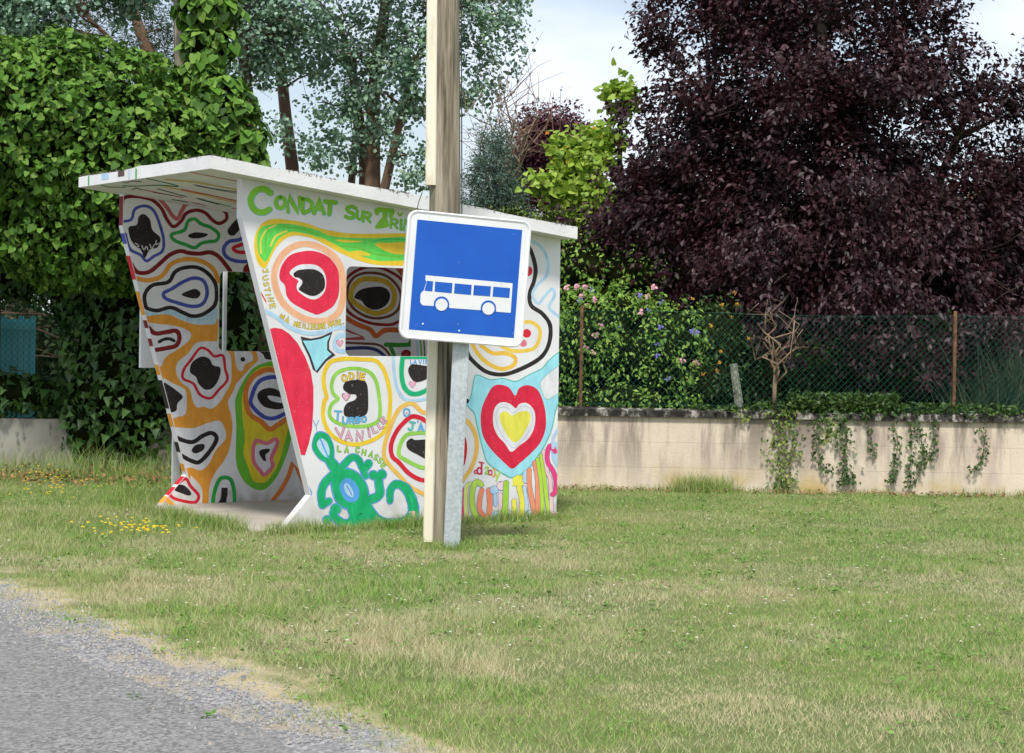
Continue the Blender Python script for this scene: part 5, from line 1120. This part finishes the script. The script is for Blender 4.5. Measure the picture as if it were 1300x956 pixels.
# ------------------------------------------------------------------ lawn blades
def vnoise(x, y, s, seed=0):
    r_ = np.random.default_rng(seed); G = r_.random((64, 64)); X_ = x*s; Y_ = y*s; i = np.floor(X_).astype(int); j = np.floor(Y_).astype(int); fx_ = X_-i; fy_ = Y_-j
    fx_ = fx_*fx_*(3-2*fx_); fy_ = fy_*fy_*(3-2*fy_); g = lambda a, b: G[a % 64, b % 64]
    return (g(i, j)*(1-fx_)+g(i+1, j)*fx_)*(1-fy_)+(g(i, j+1)*(1-fx_)+g(i+1, j+1)*fx_)*fy_
def m_grass(name, cs, dry, transl=.25, k=1.):
    t = NT(name); g = t.n('ShaderNodeNewGeometry'); n = len(cs)
    col = t.ramp(g.outputs['Random Per Island'], [(i/(n-1), (*c, 1)) for i, c in enumerate(cs)])
    f_ = t.noise(.8, 5, scl=(1, 1, 0)); f2_ = t.noise(4.5, 3, scl=(1, 1, 0))
    d = t.mix(.35, t.ramp(f_, [(.45, g1(0)), (.58, g1(1))]), t.ramp(f2_, [(.45, g1(0)), (.62, g1(1))]))
    sy_ = t.n('ShaderNodeSeparateXYZ'); t.l(t.pos(), sy_.inputs[0]); my_ = t.n('ShaderNodeMapRange'); my_.inputs[1].default_value = 15.5; my_.inputs[2].default_value = 10.5; my_.inputs[3].default_value = .35; t.l(sy_.outputs[1], my_.inputs[0]); d = t.mix(1, d, my_.outputs[0], 'MULTIPLY')
    col = t.mix(t.mix(1, d, g1(dry), 'MULTIPLY'), col, (.68, .56, .38, 1))
    p = t.bsdf(col, .7, spec=.2); tr_ = t.n('ShaderNodeBsdfTranslucent'); t.l(col, tr_.inputs[0]); mx_ = t.n('ShaderNodeMixShader'); mx_.inputs[0].default_value = transl
    t.l(p.outputs[0], mx_.inputs[1]); t.l(tr_.outputs[0], mx_.inputs[2]); return t.done(mx_)
M['grass'] = m_grass('lawn_grass', [(.07, .19, .024), (.15, .34, .040), (.25, .44, .075), (.40, .44, .16), (.62, .50, .33)], .85)
M['tall'] = m_grass('rough_grass', [(.12, .24, .035), (.20, .34, .06), (.31, .42, .11), (.46, .42, .22)], .3)
def field(N, d0=6.0, d1=17.2, wide=1.45):
    # more blades where they show larger
    d = d0+(d1-d0)*rng.random(N)**.85; hw = (.5*1300/FPX)*d*wide+.4
    return np.stack([rng.uniform(-1, 1, N)*hw, d, np.zeros(N)], 1)
def loc(P): d = P-ORG; return d@XN, d@AX
def allow(P, road=-2.2):
    X, Y = loc(P); ok = (Y+.04*np.clip(X-1.75, -4, 12)+(vnoise(P[:, 0], P[:, 1], 3.1, 5)-.5)*.5+(vnoise(P[:, 0], P[:, 1], 9, 6)-.5)*.25 > road-rng.random(len(P))**2*.55)
    ok &= ~((X > -WID-TH-.01) & (X < .01) & (Y > -.12) & (Y < BK+.01))
    ok &= P[:, 1] < WD-.03*(P[:, 0]-.5)-.01
    return ok
P = field(900000); P = P[allow(P)]
dens = vnoise(P[:, 0], P[:, 1], 1.1, 1)*.5+vnoise(P[:, 0], P[:, 1], 4.3, 2)*.5; P = P[rng.random(len(P)) < .22+.95*dens]
N = len(P); Xl, Yl = loc(P)
cl_ = vnoise(P[:, 0], P[:, 1], 7.5, 31)*vnoise(P[:, 0], P[:, 1], 2.3, 3); hh = .012+.062*cl_*rng.uniform(.4, 1.4, N); rough_ = np.clip((-Yl-.2)/1.2, 0, 1)*np.clip((Yl+2.3)/.5, .2, 1)*(P[:, 0] < 0); hh = hh*(1+.9*rough_)
tag(blades(P, hh, rng.uniform(.0020, .0038, N), rng.uniform(.2, 1.1, N), 'grass', M['grass'], None, 1), 'mown lawn of green and straw coloured grass in front of the shelter and wall', 'grass', kind='stuff')
# rough edges: taller tufts round the shelter, poles, wall foot and verge
Q = []; Hh = []
def tuft_line(f_, n, spread, h0, h1):
    t_ = rng.random(n); p = np.array([f_(a) for a in t_]); p = np.stack([p[:, 0], p[:, 1], np.zeros(n)], 1)+np.stack([rng.normal(0, spread, n), rng.normal(0, spread, n), np.zeros(n)], 1); Q.append(p); Hh.append(rng.uniform(h0, h1, n)*(.5+vnoise(p[:, 0], p[:, 1], 5, 9)))
tuft_line(lambda a: sh(.06+abs(random.gauss(0, .05)), a*2.5-.1, 0)[:2], 4200, .025, .04, .11)
tuft_line(lambda a: sh(-WID*a, -.17-abs(random.gauss(0, .05)), 0)[:2], 3200, .035, .04, .14)
tuft_line(lambda a: sh(-WID-.12-a*.4, random.uniform(-.2, 2), 0)[:2], 1400, .06, .08, .32)
tuft_line(lambda a: (gnd(535+a*60, 697)[0], gnd(535+a*60, 697)[1]), 600, .07, .02, .08)
tuft_line(lambda a: (.3+a*8, wy(.3+a*8)-.05), 4200, .05, .02, .09)
tuft_line(lambda a: (gnd(860+a*60, 622)[0], wy(2)-.09), 900, .06, .08, .20)
tuft_line(lambda a: (-7+a*4.6, wy(-5)+.55-random.uniform(0, .9)), 5200, .08, .08, .34)
tuft_line(lambda a: sh(-7+a*7.5, random.uniform(-1.7, -.2), 0)[:2], 7000, .05, .03, .09)
P = np.concatenate(Q); Hh = np.concatenate(Hh); k = allow(P, -1.9)|((P[:, 1] > 16.9) & (P[:, 0] < -3.2)); P, Hh = P[k], Hh[k]; N = len(P)
tag(blades(P, Hh, rng.uniform(.003, .006, N), rng.uniform(.1, .8, N), 'rough_grass', M['tall'], None, 3), 'longer tufts of rough grass around the shelter, posts and wall foot', 'grass', kind='stuff')
# dry leaf litter at the foot of the ivy
N = 1600; P = np.stack([rng.uniform(-7, -2.9, N), rng.uniform(16.3, 17.8, N), rng.uniform(.02, .10, N)], 1)
M['litter'] = m_leaf('dry_leaves', [(.22, .11, .05), (.34, .20, .10), (.14, .08, .04)], .1, .8, .1)
o = leaves('dry_leaf_litter', P, .05, 'oval', M['litter'], None, 1.2, None, 0, 0); tag(o, 'brown leaf litter among the grass under the dark ivy', 'leaf litter', kind='stuff')
# bare brown soil line under the wall
N = 1200; x = rng.uniform(.4, 8, N); P = np.stack([x, WD-.03*(x-.5)-rng.uniform(.02, .22, N), rng.uniform(.01, .04, N)], 1)
o = leaves('wall_foot_litter', P, .03, 'oval', M['litter'], None, 1.2, None, 0, 0); tag(o, 'thin line of brown dead leaves along the foot of the beige wall', 'leaf litter', kind='stuff')
N = 2600; P = field(N, 6.5, 17); P = P[allow(P, -2.35)]; P = P[vnoise(P[:, 0], P[:, 1], .9, 21)+.35*vnoise(P[:, 0], P[:, 1], 3, 22) > .55]; N = len(P); per = 9
Pr = np.repeat(P, per, 0)+np.stack([rng.normal(0, .022, N*per), rng.normal(0, .022, N*per), rng.uniform(.008, .032, N*per)], 1); a = rng.uniform(0, 6.28, N*per)
V, T = leaf_arrays(Pr, rng.uniform(.010, .024, N*per), rnd(N*per, .35)+np.array([0, 0, 1]), np.stack([np.cos(a), np.sin(a), np.full(N*per, .3)], 1), 'round')
M['weed'] = m_leaf('broad_weed_leaves', [(.10, .22, .04), (.16, .30, .06), (.24, .38, .10)], .25, .6, .2)
tag(mesh_np('lawn_weeds', V, T, M['weed']), 'clover and low broad-leaved weeds growing through the lawn', 'weeds', kind='stuff')
# clover heads and yellow flowers
def flowers(name, pts, n, sp, rad, h, mat, label, per=6):
    PP = []
    for (px, py) in pts:
        c_ = gnd(px, py); PP.append(np.stack([c_[0]+rng.normal(0, sp, n), c_[1]+rng.normal(0, sp*1.6, n), rng.uniform(h*.6, h*1.3, n)], 1))
    P = np.concatenate(PP); P = P[allow(P*np.array([1, 1, 0]), -2.0)]; N = len(P); Pr = np.repeat(P, per, 0); a = np.tile(np.arange(per)*2*math.pi/per, N)
    V, T = leaf_arrays(Pr, np.full(len(Pr), rad)*rng.uniform(.8, 1.2, len(Pr)), np.stack([np.cos(a)*.5, np.sin(a)*.5, np.ones(len(Pr))], 1), np.stack([np.cos(a), np.sin(a), np.full(len(Pr), .2)], 1), 'round')
    tag(mesh_np(name, V, T, mat), label, 'wildflowers', kind='stuff')
M['yflow'] = m_leaf('yellow_petals', [(.80, .55, .02), (.85, .65, .05)], .2, .6, .2); M['wflow'] = m_leaf('clover_petals', [(.62, .58, .48), (.75, .72, .66), (.50, .40, .32)], .2, .7, .2)
flowers('yellow_wildflowers', [(140, 675), (185, 680), (170, 682), (205, 684)], 16, .10, .015, .075, M['yflow'], 'bright yellow wildflowers in the rough grass by the road')
flowers('yellow_wildflowers', [(45, 622), (75, 628), (95, 632), (60, 640), (30, 612)], 14, .16, .012, .12, M['yflow'], 'small yellow flowers scattered in front of the old grey wall')
flowers('white_clover', [(x, y) for x in range(20, 1300, 110) for y in (660, 700, 745, 800)], 8, .4, .0095, .045, M['wflow'], 'tiny whitish clover heads sprinkled through the lawn')
N = 170; P = field(N, 7, 11); P = P[allow(P)]; P[:, 2] = .03; N = len(P)
a = rng.uniform(0, 6.28, N); V, T = leaf_arrays(P, rng.uniform(.06, .2, N), rnd(N, .3)+np.array([0, 0, 1]), np.stack([np.cos(a), np.sin(a), rng.normal(0, .25, N)], 1), 'thin'); V[:, 2] = np.maximum(V[:, 2], .01)
M['straw'] = m_leaf('straw', [(.45, .36, .18), (.55, .46, .26)], .1, .8, .1)
V2 = V.reshape(N, 4, 3); V2[:, 1] = V2[:, 0]*.55+V2[:, 1]*.0+V2[:, 2]*.45+np.array([.002, .002, .001]); V2[:, 3] = V2[:, 0]*.55+V2[:, 2]*.45-np.array([.002, .002, -.001])
tag(mesh_np('straw_stalks', V2.reshape(-1, 3), T, M['straw']), 'dry straw stalks lying loose on the grass near the road', 'straw', kind='stuff')
